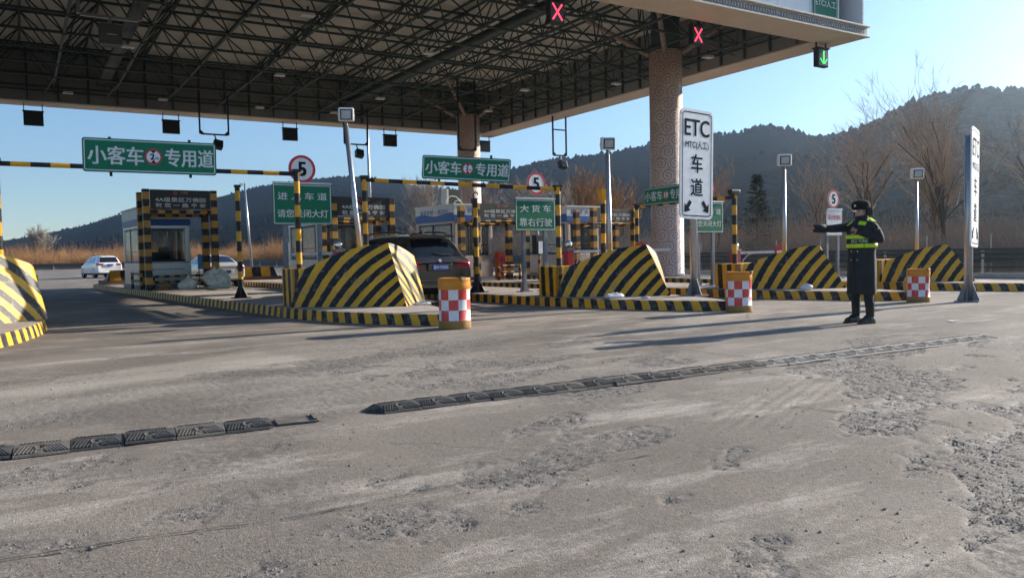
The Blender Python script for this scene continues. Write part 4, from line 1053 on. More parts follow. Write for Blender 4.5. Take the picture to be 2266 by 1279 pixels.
# solar-powered sign: white strip with green characters
ss = thing('solar_sign', 'slim white sign with green characters under a small solar panel', 'sign', isl(2, 27.6, 1.2, .206), IRZ)
MB().tube((0, .03, 0), (0, .03, 2.35), .025, n=8).build('post', 'grey_post', ss)
b = MB().box((0, 0, 0), (.34, .26, .025)).build('solar_panel', mat('solar_cell', (.02, .025, .04), .2), ss); b.location = (0, .03, 2.40); b.rotation_euler = (R(30), R(28), 0)
MB().box((0, 0, 1.15), (.30, .03, 1.25)).build('board', 'white_paint', ss)
mat('green_char', (.02, .35, .17), .5)
q = MB(); rs = random.Random(3)
for c_ in range(5):
    zc = 1.65-.25*c_
    q.box((0, -.017, zc), (.17, .003, .025)); q.box((rs.uniform(-.03, .03), -.0175, zc), (.025, .003, .19)); q.box((rs.uniform(-.02, .02), -.017, zc+.07), (.13, .003, .022)); q.box((0, -.017, zc-.08), (.15, .003, .022))
q.build('character_marks', 'green_char', ss)
MB().box((.06, .1, .08), (.4, .4, .16)).build('footing', 'brick_foot', ss)

# sacks and litter
def sack(x, y, z, sx, sy, sz, seed, label, m, name='sack', cat='sack', group=None):
    n, k = 18, 12; V = []; F = []; rs = np.random.RandomState(seed)
    for j in range(k+1):
        t = j/k; pr = (math.sin(math.pi*min(1, .12+.88*t)**.75)**.55 if t < .82 else (.20 if t < .97 else .34))
        for i in range(n):
            a = 2*math.pi*i/n; r = pr*(1+.16*math.sin(3*a+seed+2*t)+.10*math.sin(9*a+4*t+seed)+.26*(rs.rand()-.5))
            V.append((sx*r*math.cos(a)+.08*sx*math.sin(5*t+seed), sy*r*math.sin(a), sz*(t**.85)*(1+.18*math.sin(2*a+seed)*t)))
    for j in range(k):
        for i in range(n): F.append((j*n+i, j*n+(i+1) % n, (j+1)*n+(i+1) % n, (j+1)*n+i))
    F.append(tuple(range(k*n, k*n+n)))
    o = MB().add(V, F).build(name, m, smooth=True); o.location = (x, y, z); tag(o, label, cat, group)
    d = o.modifiers.new('s', 'SUBSURF'); d.levels = 1; d.render_levels = 1
    return o
mat('sack_green', (.62, .63, .54), .6, var=.3, vscale=7, bump=1.0, bscale=10, bdist=.05)
mat('plastic_white', (.60, .62, .66), .45, var=.1, bump=.6, bscale=18)
p = isl(1, 17.3, .92, .206); sack(p[0], p[1], p[2], .46, .40, .72, 2, 'bulging pale green woven sack against the striped pillar, the larger one', 'sack_green', group='sacks by the first booth')
p = isl(1, 17.6, .05, .206); sack(p[0], p[1], p[2], .34, .30, .46, 5, 'small slumped pale green sack in front of the first booth window', 'sack_green', group='sacks by the first booth')
p = isl(1, 17.9, -.72, .206); sack(p[0], p[1], p[2], .22, .2, .3, 8, 'brown bundle on the paving at the foot of the first pillar gate', mat('sack_brown', (.22, .14, .07), .8), 'bundle', 'bundle')
p = isl(2, 2.6, -.72, .206); sack(p[0], p[1]-.1, p[2], .24, .14, .12, 3, 'flattened white plastic bag on the kerb below the barrier beside the ETC sign', 'plastic_white', 'plastic_bag', 'litter')
p = isl(2, 1.9, -.48, .206); sack(p[0], p[1]-.1, p[2], .10, .08, .06, 11, 'scrap of crumpled paper on the kerb nearest the ETC sign', 'plastic_white', 'paper_scrap', 'litter')
p = isl(3, 2.2, -.62, .206); sack(p[0], p[1]-.05, p[2], .17, .12, .15, 4, 'crumpled white plastic bag on the kerb beside the officer', 'plastic_white', 'plastic_bag', 'litter')
p = isl(1, 2.7, .98, .206); sack(p[0], p[1]-.1, p[2], .20, .12, .07, 9, 'crumpled litter at the sunlit foot of the barrier by the SUV', 'plastic_white', 'paper_scrap', 'litter')
p = isl(3, 4.6, -1.1, .206); sack(p[0], p[1], p[2], .35, .14, .06, 6, 'pale plastic sheet on the paving behind the ETC sign post', 'plastic_white', 'plastic_sheet', 'litter')
o = MB().add([(-.12, -.05, .0), (.13, -.03, .012), (.11, .06, .004), (-.1, .05, .016)], [(0, 1, 2, 3)]).add([(-.12, -.05, -.003), (.13, -.03, .009), (.11, .06, .001), (-.1, .05, .013)], [(3, 2, 1, 0)]).build('paper_scrap', 'plastic_white'); o.location = (12.6, 6.9, .012); tag(o, 'flat white paper scrap lying alone on the open road near the officer', 'litter')
# ================================================================== SPEED BUMPS
mat('rubber_black', (.035, .036, .036), .75, var=.3, vscale=9, dirt=(.20, .185, .165), dirt_amt=.8, dscale=7, bump=.4, bscale=70)
mat('rubber_dusty', (.105, .095, .082), .85, var=.25, vscale=8, dirt=(.21, .19, .165), dirt_amt=.7, dscale=6, bump=.5, bscale=60)
mat('rubber_pale', (.27, .25, .225), .85, var=.2, vscale=8, dirt=(.34, .31, .28), dirt_amt=.8, dscale=6, bump=.5, bscale=60)
def bump_unit_mesh():
    """rubber module .32 wide: rounded hump with slanted ribs and a bolt hollow"""
    mb = MB(); W = .318; prof = [(-.175, 0), (-.165, .010), (-.10, .034), (-.05, .044), (.05, .044), (.10, .034), (.165, .010), (.175, 0)]
    V = []; n = len(prof)
    for x in (-W/2, W/2):
        for (y, z) in prof: V.append((x, y, z))
    mb.add(V, [(j, j+1, n+j+1, n+j) for j in range(n-1)]+[tuple(range(n-1, -1, -1)), tuple(range(n, 2*n))])
    def rib(x0, x1, y0, y1, zf):
        d = .0075; a = []
        for (x, y) in ((x0, y0), (x1, y1)):
            z = np.interp(y, [p[0] for p in prof], [p[1] for p in prof])
            a += [(x-d, y, z-.002), (x+d, y, z-.002), (x+d*.6, y, z+.007), (x-d*.6, y, z+.007)]
        mb.add(a, [(0, 4, 5, 1), (1, 5, 6, 2), (2, 6, 7, 3), (3, 7, 4, 0), (0, 1, 2, 3), (7, 6, 5, 4)])
    for sg in (-1, 1):
        for k in range(6):
            x = -.14+.022*k; rib(x+.02*1, x-.012, sg*.055, sg*.150, 0)
        for k in range(7):
            x = .035+.019*k; rib(x-.05, x+.005, sg*.055, sg*.150, 0)
    return mb
bolt_m = MB().lathe([(.034, .0), (.030, .010), (.014, .006), (.010, -.004), (0, -.004)], n=14)
def bump_strip(x0, x1, y0, y1, label, moods, ramp=False):
    g = thing('speed_bump', label, 'speed bump', (x0, y0, 0.004), math.atan2(y1-y0, x1-x0), 'rubber speed bump strips across the road')
    L_ = math.hypot(x1-x0, y1-y0); n = int(round(L_/.325)); st = L_/n
    protos = {}
    for k in range(n):
        md = moods(k, n)
        if md is None: continue
        if md not in protos:
            o = bump_unit_mesh().build('bump_unit', md, g); b = bolt_m.build('bolt', 'rubber_dusty', o); b.location = (-.01, -.085, .036); b.rotation_euler = (R(26), 0, 0); protos[md] = o
        else:
            o = inst(protos[md], g); b = inst(protos[md].children[0], o)
        o.location = ((k+.5)*st, random.uniform(-.008, .008), random.uniform(-.004, .002)); o.rotation_euler = (random.uniform(-.02, .02), random.uniform(-.015, .015), random.uniform(-.03, .03))
    if ramp:
        e = MB(); prof = [(-.175, 0), (-.10, .034), (-.05, .044), (.05, .044), (.10, .034), (.175, 0)]
        V = [(0, y, z) for y, z in prof]+[(-.16+abs(y)*.5, y*.55, 0) for y, z in prof]; n6 = 6
        e.add(V, [(j, j+1, n6+j+1, n6+j) for j in range(5)]); e.build('end_cap', 'rubber_black', g)
    return g
rr_ = random.Random(4)
bump_strip(-.72, 1.54, 6.12, 5.93, 'shorter ribbed rubber speed bump strip with a few dusty units', lambda k, n: 'rubber_dusty' if k in (2, 5) else 'rubber_black')
bump_strip(2.40, 10.72, 5.92, 5.44, 'long ribbed rubber speed bump strip reaching past the officer, paler towards its far end', lambda k, n: 'rubber_black' if k < 5 or (k < 9 and k % 2 == 0) else ('rubber_dusty' if k < 13 else 'rubber_pale'), True)
# worn-off remnant plate next to the left strip
o = MB().box((0, 0, .004), (.30, .24, .012)).box((.13, .0, .014), (.02, .2, .02)).build('bump_remnant', 'rubber_dusty'); o.location = (1.74, 5.92, .006); o.rotation_euler.z = -.15; tag(o, 'torn flat remnant of a rubber bump unit at the end of the shorter strip', 'rubber plate')

# loose chips and grit on the broken foreground
def grit():
    rs = np.random.RandomState(9); n0 = 420000
    # scatter by distance so that the grain stays visible: denser near the camera side
    x = rs.uniform(-1.6, 11.0, n0); y = 1.7+8.3*rs.rand(n0)**1.5
    m = broken_field(x, y); keep = (m > .548) & (rs.rand(n0) < .42) | (rs.rand(n0) < .012)
    x, y, m = x[keep], y[keep], m[keep]; n = len(x)
    s = rs.uniform(.0035, .0085, n)*np.where(rs.rand(n) < .07, 1.8, 1); a = rs.rand(n)*6.28
    base = np.array([(1, 0, 0), (.1, .9, 0), (-.9, .25, 0), (-.35, -.85, 0), (.1, .1, .75)])
    P = base[None]*(.6+.8*rs.rand(n, 5, 1)); c, q = np.cos(a)[:, None], np.sin(a)[:, None]
    V = np.stack([(P[:, :, 0]*c-P[:, :, 1]*q)*s[:, None]+x[:, None], (P[:, :, 0]*q+P[:, :, 1]*c)*s[:, None]+y[:, None], P[:, :, 2]*s[:, None]-.0075*(m > .548)[:, None]], 2)
    F = np.array([(0, 1, 4), (1, 2, 4), (2, 3, 4), (3, 0, 4)]); F = (F[None]+np.arange(n)[:, None, None]*5).reshape(-1, 3)
    me = bpy.data.meshes.new('grit'); V = V.reshape(-1, 3); me.vertices.add(len(V)); me.vertices.foreach_set('co', V.astype(np.float32).ravel())
    me.loops.add(F.size); me.loops.foreach_set('vertex_index', F.astype(np.int32).ravel()); me.polygons.add(len(F)); me.polygons.foreach_set('loop_start', np.arange(0, F.size, 3, dtype=np.int32)); me.update(calc_edges=True)
    me.materials.append(mat('grit_stone', (.20, .182, .162), .9, var=.75, vscale=60)); o = bpy.data.objects.new('grit', me); COL.objects.link(o); o['kind'] = 'stuff'
    tag(o, 'loose stone chips scattered over the broken road surface', 'gravel')
    print('grit', n)
grit()

# ---- open joints and cracks in the slab: thin dark strips laid over the road
mat('joint_dark', (.035, .032, .030), .95, var=.4, vscale=20)
def joint(pts, w):
    rs = random.Random(len(pts)*7+int(pts[0][0]*10)); P = []
    for a, b in zip(pts[:-1], pts[1:]):
        n = max(2, int(math.hypot(b[0]-a[0], b[1]-a[1])/.07))
        for k in range(n): t = k/n; P.append((a[0]+(b[0]-a[0])*t+rs.uniform(-.010, .010), a[1]+(b[1]-a[1])*t+rs.uniform(-.010, .010)))
    V = []; 
    for i, p in enumerate(P):
        a = P[max(0, i-1)]; b = P[min(len(P)-1, i+1)]; d = Vector((b[0]-a[0], b[1]-a[1], 0)).normalized(); h = w*rs.uniform(.25, 1.0)/2
        V += [(p[0]-d.y*h, p[1]+d.x*h, .0075), (p[0]+d.y*h, p[1]-d.x*h, .0075)]
    o = MB().add(V, [(2*i, 2*i+1, 2*i+3, 2*i+2) for i in range(len(P)-1)]).build('road_joint', 'joint_dark'); o['kind'] = 'structure'
joint([(6.2, 5.35), (6.3, 4.4), (6.3, 2.9), (6.35, 1.0)], .022)
joint([(6.7, 10.8), (7.1, 9.0), (6.95, 7.2), (7.0, 6.0)], .020)
joint([(-.6, 3.95), (.4, 3.84), (1.04, 3.7), (1.92, 3.73), (3.3, 3.55)], .014)
joint([(5.05, 4.02), (5.2, 3.6), (5.46, 3.18)], .03)
joint([(2.9, 8.6), (3.6, 8.1), (3.9, 7.3), (4.6, 7.0)], .014)
# ================================================================== GUARD RAIL along the right edge of the plaza
mat('rail_paint', (.085, .10, .105), .5, .4, .2, 3)
def guard_rail():
    P = [(31.2, 4+4*k) for k in range(24)]+[(30.4, 102), (28.6, 112), (25.6, 124), (21, 135), (14, 145), (5, 153), (-6, 159), (-18, 163), (-32, 167), (-50, 170), (-72, 173)]
    g = thing('guard_rail', 'long dark steel guard rail along the far edge of the road', 'guard rail', (0, 0, 0))
    prof = [(0, 1.04), (.05, 1.01), (.05, .95), (-.03, .90), (-.03, .86), (.05, .81), (.05, .75), (-.03, .70), (-.03, .66), (.05, .61), (.05, .55), (0, .52)]
    prof2 = [(0, .36), (.04, .35), (.04, .31), (0, .30)]
    Q = []
    for (a, b) in zip(P[:-1], P[1:]):
        n = max(1, int(math.hypot(b[0]-a[0], b[1]-a[1])/4.2))
        for k in range(n): t = k/n; Q.append((a[0]+(b[0]-a[0])*t, a[1]+(b[1]-a[1])*t))
    Q.append(P[-1])
    pp = MB().box((0, .06, .47), (.11, .11, .98)).build('rail_post', 'galv', g); first = True
    for i, (a, b) in enumerate(zip(Q[:-1], Q[1:])):
        d = Vector((b[0]-a[0], b[1]-a[1], 0)); L_ = d.length; rz = math.atan2(d.y, d.x)
        m = MB()
        for pf in (prof, prof2):
            V = [(x, -y, z) for x in (0, L_-.004) for y, z in pf]; n = len(pf); m.add(V, [(j, n+j, n+j+1, j+1) for j in range(n-1)])
        o = m.build('rail_beam', 'rail_paint', g); o.location = (a[0], a[1], 0); o.rotation_euler.z = rz-0
        s = o.modifiers.new('s', 'SOLIDIFY'); s.thickness = .012
        q = pp if first else inst(pp, g); first = False
        q.location = (a[0], a[1], 0); q.rotation_euler.z = rz+math.pi
    return g
guard_rail()
# kerb line along the rail
o = MB().box((30.2, 45, .07), (.3, 110, .14)).build('verge_kerb', mat('kerb_concrete', (.42, .40, .37), .85, var=.2, vscale=2)); o['kind'] = 'structure'
# wire fence behind the rail
def wire_fence():
    g = thing('wire_fence', 'thin wire mesh fence close behind the guard rail', 'fence', (32.6, 6, .1))
    n = 16
    for k in range(n+1): MB().tube((0, 2.6*k, 0), (0, 2.6*k, 1.5), .025, n=6).build('fence_post', 'galv', g)
    m = MB()
    for z in np.arange(.1, 1.46, .15): m.tube((.03, 0, z), (.03, 2.6*n, z), .005, n=3, caps=False)
    for y in np.arange(0, 2.6*n, .30): m.tube((.036, y, .1), (.036, y, 1.45), .005, n=3, caps=False)
    o = m.build('wire_mesh', 'grey_post', g); o['kind'] = 'stuff'
wire_fence()

# tall lamp masts behind the plaza
def mast(x, y, h, label, lean=0.0, head=True, r=.14):
    g = thing('light_mast', label, 'light mast', (x, y, 0), 0, 'tall light masts beyond the booths')
    MB().tube((0, 0, 0), (lean, 0, h), r, r*.55, n=14).build('mast', 'galv', g, smooth=True)
    MB().box((0, 0, .03), (.5, .5, .06)).build('foot_plate', 'grey_post', g)
    if head:
        MB().box((lean-.3, 0, h-.15), (.34, .26, .26)).build('camera', 'white_paint', g, bevel=.03); MB().tube((lean, 0, h-.15), (lean-.3, 0, h-.15), .03, n=6).build('arm', 'galv', g)
        MB().tube((lean, 0, h), (lean-.15, 0, h+1.6), .012, n=5).build('lightning_rod', 'grey_post', g)
    return g
mast(19.7, 80.2, 8.7, 'slim pale mast with a small camera seen between the first booth and the headlights sign', -.45)
mast(23.1, 57.2, 14.5, 'tall pale mast rising behind the leaning floodlight pole', -.1, False, .15)
# ================================================================== CARS
def car_paint(name, col, metal=.3, rough=.28):
    return mat(name, col, rough, metal, .05, 2.0, dirt=(.25, .22, .18), dirt_amt=.22, dscale=2.2, coat=.7)
mat('tyre', (.018, .018, .018), .85); mat('rim', (.35, .35, .36), .35, .9); mat('car_trim', (.016, .016, .017), .6)
mat('tail_red', (.30, .012, .018), .18, spec=.6); mat('plate_blue', (.015, .06, .30), .4); mat('under', (.01, .01, .01), .9)
def make_car(label, paint, st, W, loc, rz, wheel_r, wheels, spec):
    g = thing(spec['name'], label, spec['cat'], loc, rz)
    V = []; n = 8
    for (y, wf, zb, zbelt, zr, rw) in st:
        w = W/2*wf; zm = zb+(zbelt-zb)*.48
        half = [(w*.86, zb), (w*.985, zb+.10), (w, zm), (w*.985, zbelt-.09), (w*.955, zbelt), (rw, zr-.075 if zr > zbelt+.12 else zbelt+(zr-zbelt)*.5), (rw*.74, zr-.015 if zr > zbelt+.12 else zr-.01), (0.0, zr)]
        V.append(half)
    m = len(st); vs = []; idx = {}
    for i in range(m):
        for sgn in (1, -1):
            for j in range(n):
                if sgn == -1 and j == n-1: idx[i, -1, j] = idx[i, 1, j]; continue
                x, z = V[i][j]; idx[i, sgn, j] = len(vs); vs.append((sgn*x, st[i][0], z))
    fs = []
    for i in range(m-1):
        for j in range(n-1):
            fs.append((idx[i, 1, j], idx[i+1, 1, j], idx[i+1, 1, j+1], idx[i, 1, j+1]))
            fs.append((idx[i, -1, j], idx[i, -1, j+1], idx[i+1, -1, j+1], idx[i+1, -1, j]))
        fs.append((idx[i, -1, 0], idx[i+1, -1, 0], idx[i+1, 1, 0], idx[i, 1, 0]))
    for i, flip in ((0, False), (m-1, True)):
        for j in range(n-1):
            a, b, c, d = idx[i, -1, j], idx[i, 1, j], idx[i, 1, j+1], idx[i, -1, j+1]
            f = (a, b, c, d) if c != d else (a, b, c)
            fs.append(f[::-1] if flip else f)
    me = bpy.data.meshes.new('tmp'); me.from_pydata(vs, [], fs); o = bpy.data.objects.new('tmp', me); COL.objects.link(o)
    s = o.modifiers.new('s', 'SUBSURF'); s.levels = 3; s.render_levels = 3
    em = bpy.data.meshes.new_from_object(o.evaluated_get(bpy.context.evaluated_depsgraph_get())); bpy.data.objects.remove(o)
    co = [v.co.copy() for v in em.vertices]; groups = {}
    for p in em.polygons:
        c = p.center; k = spec['classify'](abs(c.x), c.y, c.z, p.normal, c.x)
        if k.startswith('side_window') or k == 'tail_light': k = k+('#l' if c.x < 0 else '#r')
        groups.setdefault(k, []).append(tuple(p.vertices))
    for k, fl in groups.items():
        used = sorted({i for f in fl for i in f}); rm = {a: b for b, a in enumerate(used)}
        mb = MB(); mb.add([co[i] for i in used], [tuple(rm[i] for i in f) for f in fl])
        k = k.split('#')[0]; nm = k
        mt = {'body': paint, 'rear_window': 'glass_dark', 'side_window': spec.get('side', 'glass_dark'), 'windshield': 'glass_dark', 'tail_light': 'tail_red', 'bumper': spec.get('bumper', 'car_trim'), 'underbody': 'under'}[k]
        mb.build(nm, mt, g, smooth=True)
    # wheels
    for (wy) in wheels:
        for sx in (-1, 1):
            x = sx*(W/2-.135)
            t = MB().lathe([(wheel_r*.66, -.10), (wheel_r*.93, -.11), (wheel_r, -.07), (wheel_r, .07), (wheel_r*.93, .11), (wheel_r*.66, .10)], n=28, axis='X').build('wheel', 'tyre', g, smooth=True); t.location = (x, wy, wheel_r)
            r = MB(); r.lathe([(0, sx*.085), (wheel_r*.2, sx*.09), (wheel_r*.66, sx*.075), (wheel_r*.66, -sx*.05)], n=20, axis='X')
            r.build('rim', 'rim', t)
            a = MB(); a.lathe([(wheel_r*1.02, 0), (wheel_r*1.16, 0)], n=24, axis='X')
            q = a.build('wheel_arch', 'car_trim', g); q.location = (sx*(W/2*spec.get('archw', .997)+.006), wy, wheel_r+.015)
    # plate, emblem, wiper, mirrors
    ry = spec['plate_y']; pz = spec['plate_z']
    rec = MB().box((0, ry+.012, pz), (.66, .03, .17)).build('plate_recess', spec.get('recess', 'car_trim'), g, bevel=.02)
    pl = MB().box((0, ry-.010, pz), (.44, .012, .14)).build('number_plate', 'plate_blue', g)
    if spec.get('plate'): text('lettering', spec['plate'], .085, 'letter_white', pl, (0, ry-.0175, pz), width=.40, bold=.02)
    if spec.get('emblem'):
        e = MB().lathe([(0, ry-.02), (.042, ry-.018), (.046, ry-.005)], n=24, axis='Y').build('emblem', 'chrome', g); e.location = (0, spec['emblem_dy'], spec['emblem'])
        q = MB()
        for a0, mi in ((0, 0), (90, 1), (180, 0), (270, 1)):
            P = [(0, ry-.0215, 0)]+[(.030*math.cos(R(a0+18*t)), ry-.0215, .030*math.sin(R(a0+18*t))) for t in range(6)]
            q.add(P, [tuple(range(len(P)-1, -1, -1))], mi)
        q.build('emblem_quarters', ['plate_blue', 'white_paint'], e)
    for sx in (-1, 1):
        MB().sphere((sx*(W/2+.12), spec['mirror'][0], spec['mirror'][1]), .11, 8, sc=(1.0, .6, .75)).build('mirror', paint if spec.get('mpaint') else 'car_trim', g, smooth=True)
    return g
def cls(rw, sw, ws, tl, bump, under):
    def f(x, y, z, nrm, sx):
        if nrm.z < -.7 and z < under: return 'underbody'
        if rw[0] < y < rw[1] and rw[2] < z < rw[3] and x < rw[4]-rw[5]*(z-rw[2]): return 'rear_window'
        if ws[0] < y < ws[1] and z > ws[2] and x < ws[3] and nrm.y > .3: return 'windshield'
        for si, (y0, y1) in enumerate(sw['spans']):
            sl = sw['slope']*(z-sw['z0']); 
            if y0+sw.get('rs', 0)*(z-sw['z0']) < y < y1-(sl if y1 == sw['spans'][-1][1] else 0) and sw['z0'] < z < sw['z1'] and x > sw['x'] and abs(nrm.x) > .5: return 'side_window#%d' % si
        if y < tl[0] and tl[1] < x and tl[2]+tl[4]*(x-tl[1]) < z < tl[3] : return 'tail_light'
        if z < bump and (y < .5 or True): return 'bumper'
        return 'body'
    return f
# dark SUV at the gate
suv_st = [(.05, .80, .42, .98, 1.02, .72), (.0, .90, .44, 1.00, 1.05, .74), (.06, .96, .36, 1.08, 1.15, .76), (.16, .985, .30, 1.12, 1.26, .73), (.42, 1.0, .26, 1.16, 1.62, .66), (.52, 1.0, .25, 1.17, 1.70, .65), (.70, 1.0, .25, 1.17, 1.745, .645), (1.5, 1.0, .24, 1.14, 1.775, .65), (2.5, 1.0, .24, 1.10, 1.765, .65), (2.95, 1.0, .24, 1.08, 1.72, .645), (3.15, 1.0, .24, 1.07, 1.62, .65), (3.72, .99, .25, 1.05, 1.16, .72), (3.95, .985, .25, 1.03, 1.11, .74), (4.5, .95, .27, .95, 1.0, .70), (4.75, .86, .30, .80, .86, .62), (4.84, .70, .38, .66, .70, .50)]
paint_suv = car_paint('paint_suv', (.052, .047, .043), .6, .25)
suv = make_car('dark brown SUV waiting at the gate, seen from behind', 'paint_suv', suv_st, 1.96, (8.72, 17.25, 0), R(3.0), .37, (.98, 3.85),
    dict(name='suv', cat='car', classify=cls((.08, .56, 1.19, 1.62, .70, .32), dict(spans=[(.78, 1.85), (1.93, 3.55)], z0=1.16, z1=1.64, x=.5, slope=1.15, rs=.25), (3.0, 3.75, 1.17, .66), (.36, .50, .88, 1.06, .10), .52, .35),
         plate_y=-.028, plate_z=.93, plate='晋M·YP555', emblem=1.09, emblem_dy=.030, mirror=(3.15, 1.14), mpaint=True, bumper='car_trim', recess='paint_suv'))
MB().path([(-.1, .16, 1.30), (.12, .10, 1.235), (.36, .12, 1.25)], .014, 6).build('wiper', 'car_trim', suv)
for sx in (-1, 1): MB().path([(sx*.60, .72, 1.76), (sx*.62, .85, 1.80), (sx*.63, 1.6, 1.835), (sx*.63, 2.5, 1.82), (sx*.62, 2.75, 1.775)], .02, 7).build('roof_rail', 'car_trim', suv)
MB().box((0, .34, 1.70), (1.16, .24, .03), tilt=(R(12), 0)).build('spoiler', 'paint_suv', suv, bevel=.012)
MB().box((0, -.02, .60), (1.3, .05, .05)).build('chrome_strip', 'car_trim', suv, bevel=.01)
MB().box((0, .9, 1.81), (.06, .2, .07), top=.4).build('antenna_fin', 'car_trim', suv, bevel=.01)
for sx in (-1, 1):
    MB().tube((sx*.55, .0, .37), (sx*.55, .2, .37), .045, n=12).build('exhaust', 'chrome', suv)
    MB().box((sx*.62, -.035, .52), (.26, .02, .045)).build('reflector', 'tail_red', suv, bevel=.008)
# white sedan further along the same lane
sed_st = [(.04, .78, .42, .82, .86, .68), (.0, .88, .42, .90, .94, .72), (.07, .95, .34, 1.00, 1.04, .72), (.45, .985, .24, 1.03, 1.075, .70), (.62, .99, .22, 1.03, 1.11, .68), (1.25, 1.0, .2, 1.01, 1.39, .60), (1.5, 1.0, .2, 1.00, 1.44, .585), (2.3, 1.0, .2, .98, 1.465, .585), (2.75, 1.0, .2, .97, 1.43, .585), (3.0, 1.0, .2, .96, 1.34, .60), (3.7, .985, .2, .95, 1.00, .70), (4.4, .94, .22, .82, .86, .66), (4.62, .82, .28, .68, .72, .55), (4.7, .68, .36, .58, .62, .45)]
mat('van_glass', (.22, .28, .32), .08, spec=.7)
car_paint('paint_white', (.74, .75, .76), 0, .3)
car_paint('paint_silver', (.68, .67, .65), .3, .3)
sed = make_car('silver white sedan ahead on the lane behind the striped pillars', 'paint_silver', sed_st, 1.82, (7.62, 35.6, 0), R(4), .32, (.95, 3.7),
    dict(name='sedan', cat='car', classify=cls((.58, 1.32, 1.09, 1.40, .62, .35), dict(spans=[(1.0, 1.95), (2.02, 3.45)], z0=1.04, z1=1.36, x=.45, slope=1.6, rs=.9), (2.85, 3.65, 1.02, .60), (.32, .48, .78, .92, .08), .34, .3),
         plate_y=-.028, plate_z=.70, mirror=(3.05, 1.02), mpaint=True, bumper='car_trim', recess='paint_silver'))
# white people carrier beyond the islands
mpv_st = [(.04, .80, .42, .98, 1.02, .72), (.0, .90, .44, 1.02, 1.06, .74), (.06, .96, .34, 1.08, 1.16, .74), (.16, .985, .26, 1.10, 1.30, .71), (.36, 1.0, .23, 1.12, 1.58, .66), (.48, 1.0, .22, 1.12, 1.67, .65), (.75, 1.0, .22, 1.11, 1.70, .65), (2.0, 1.0, .2, 1.08, 1.71, .65), (2.9, 1.0, .2, 1.05, 1.67, .64), (3.2, 1.0, .2, 1.03, 1.58, .65), (4.0, .985, .22, 1.00, 1.06, .72), (4.6, .93, .25, .88, .92, .66), (4.8, .8, .32, .72, .76, .5)]
mpv = make_car('white people carrier driving away on the open road beyond the first booth island', 'paint_white', mpv_st, 1.84, (5.9, 67.0, 0), R(11), .34, (.95, 3.85),
    dict(name='people_carrier', cat='car', side='van_glass', classify=cls((.08, .52, 1.17, 1.58, .68, .30), dict(spans=[(.75, 1.75), (1.82, 2.6), (2.66, 3.6)], z0=1.12, z1=1.56, x=.5, slope=1.2, rs=.2), (3.1, 3.95, 1.08, .62), (.34, .46, .92, 1.10, .12), .36, .3),
         plate_y=-.028, plate_z=.98, mirror=(3.3, 1.08), bumper='car_trim', recess='paint_white'))
# ================================================================== TREES
def rot_about(v, ax, a): return (Matrix.Rotation(a, 3, ax) @ v)
def grow(seed, H, trunk, spread, lv, up, n1, twig_len):
    """returns (thick, thin) segment lists: (a, b, r0, r1)"""
    rs = random.Random(seed); thick = []; thin = []
    def br(p, d, L, r, level):
        k = 4 if level == 0 else 3
        for i in range(k):
            d = (d+Vector((rs.uniform(-1, 1), rs.uniform(-1, 1), rs.uniform(-.3, .6)*up))*(.10 if level == 0 else .17)).normalized()
            q = p+d*(L/k); r2 = r*(.86 if level < 2 else .75)
            (thick if level < 2 else thin).append((p.copy(), q.copy(), r, r2)); p = q; r = r2
            if level < lv and (i > 0 or level > 0):
                nb = n1[min(level, len(n1)-1)]
                for b in range(nb):
                    ax = d.orthogonal().normalized(); ax = rot_about(ax, d, rs.uniform(0, 6.28)); a = rs.uniform(.35, .95)*spread
                    nd = rot_about(d, ax, a); nd = (nd+Vector((0, 0, .35*up))).normalized()
                    br(p, nd, L*rs.uniform(.48, .72), r*rs.uniform(.5, .68), level+1)
        if level == lv:
            for b in range(3):
                nd = (d+Vector((rs.uniform(-1, 1), rs.uniform(-1, 1), rs.uniform(-.2, .8)*up))*.5).normalized(); thin.append((p.copy(), p+nd*twig_len*rs.uniform(.5, 1.2), r*.8, r*.25))
    nt_ = trunk
    for t in range(nt_):
        a = rs.uniform(0, 6.28); d = Vector((math.cos(a)*.12*(nt_ > 1)+rs.uniform(-.05, .05), math.sin(a)*.12*(nt_ > 1), 1)).normalized()
        br(Vector((0, 0, -.1)), d, H*rs.uniform(.42, .52), H*.017/(nt_**.4), 0)
    return thick, thin
def segmesh(segs, n, rmin):
    N = len(segs); A = np.array([s[0] for s in segs]); B = np.array([s[1] for s in segs]); r0 = np.maximum([s[2] for s in segs], rmin)[:, None]; r1 = np.maximum([s[3] for s in segs], rmin*.7)[:, None]
    D = B-A; D /= np.linalg.norm(D, axis=1)[:, None]+1e-9; ref = np.where(np.abs(D[:, 2:3]) > .9, [[1., 0, 0]], [[0, 0, 1.]]); X = np.cross(ref, D); X /= np.linalg.norm(X, axis=1)[:, None]; Y = np.cross(D, X)
    V = np.zeros((N, 2*n, 3))
    for k in range(n):
        c, s = math.cos(2*math.pi*k/n), math.sin(2*math.pi*k/n); o = X*c+Y*s; V[:, k] = A+o*r0; V[:, n+k] = B+o*r1
    F = np.array([(k, (k+1) % n, n+(k+1) % n, n+k) for k in range(n)])
    F = (F[None]+np.arange(N)[:, None, None]*2*n).reshape(-1, 4)
    return V.reshape(-1, 3), F
def np_obj(name, V, F, m, parent=None):
    k = F.shape[1]; me = bpy.data.meshes.new(name); me.vertices.add(len(V)); me.vertices.foreach_set('co', V.astype(np.float32).ravel())
    me.loops.add(F.size); me.loops.foreach_set('vertex_index', F.astype(np.int32).ravel()); me.polygons.add(len(F)); me.polygons.foreach_set('loop_start', np.arange(0, F.size, k, dtype=np.int32))
    me.update(calc_edges=True); me.materials.append(MATS[m]); o = bpy.data.objects.new(name, me); COL.objects.link(o); o.parent = parent; return o
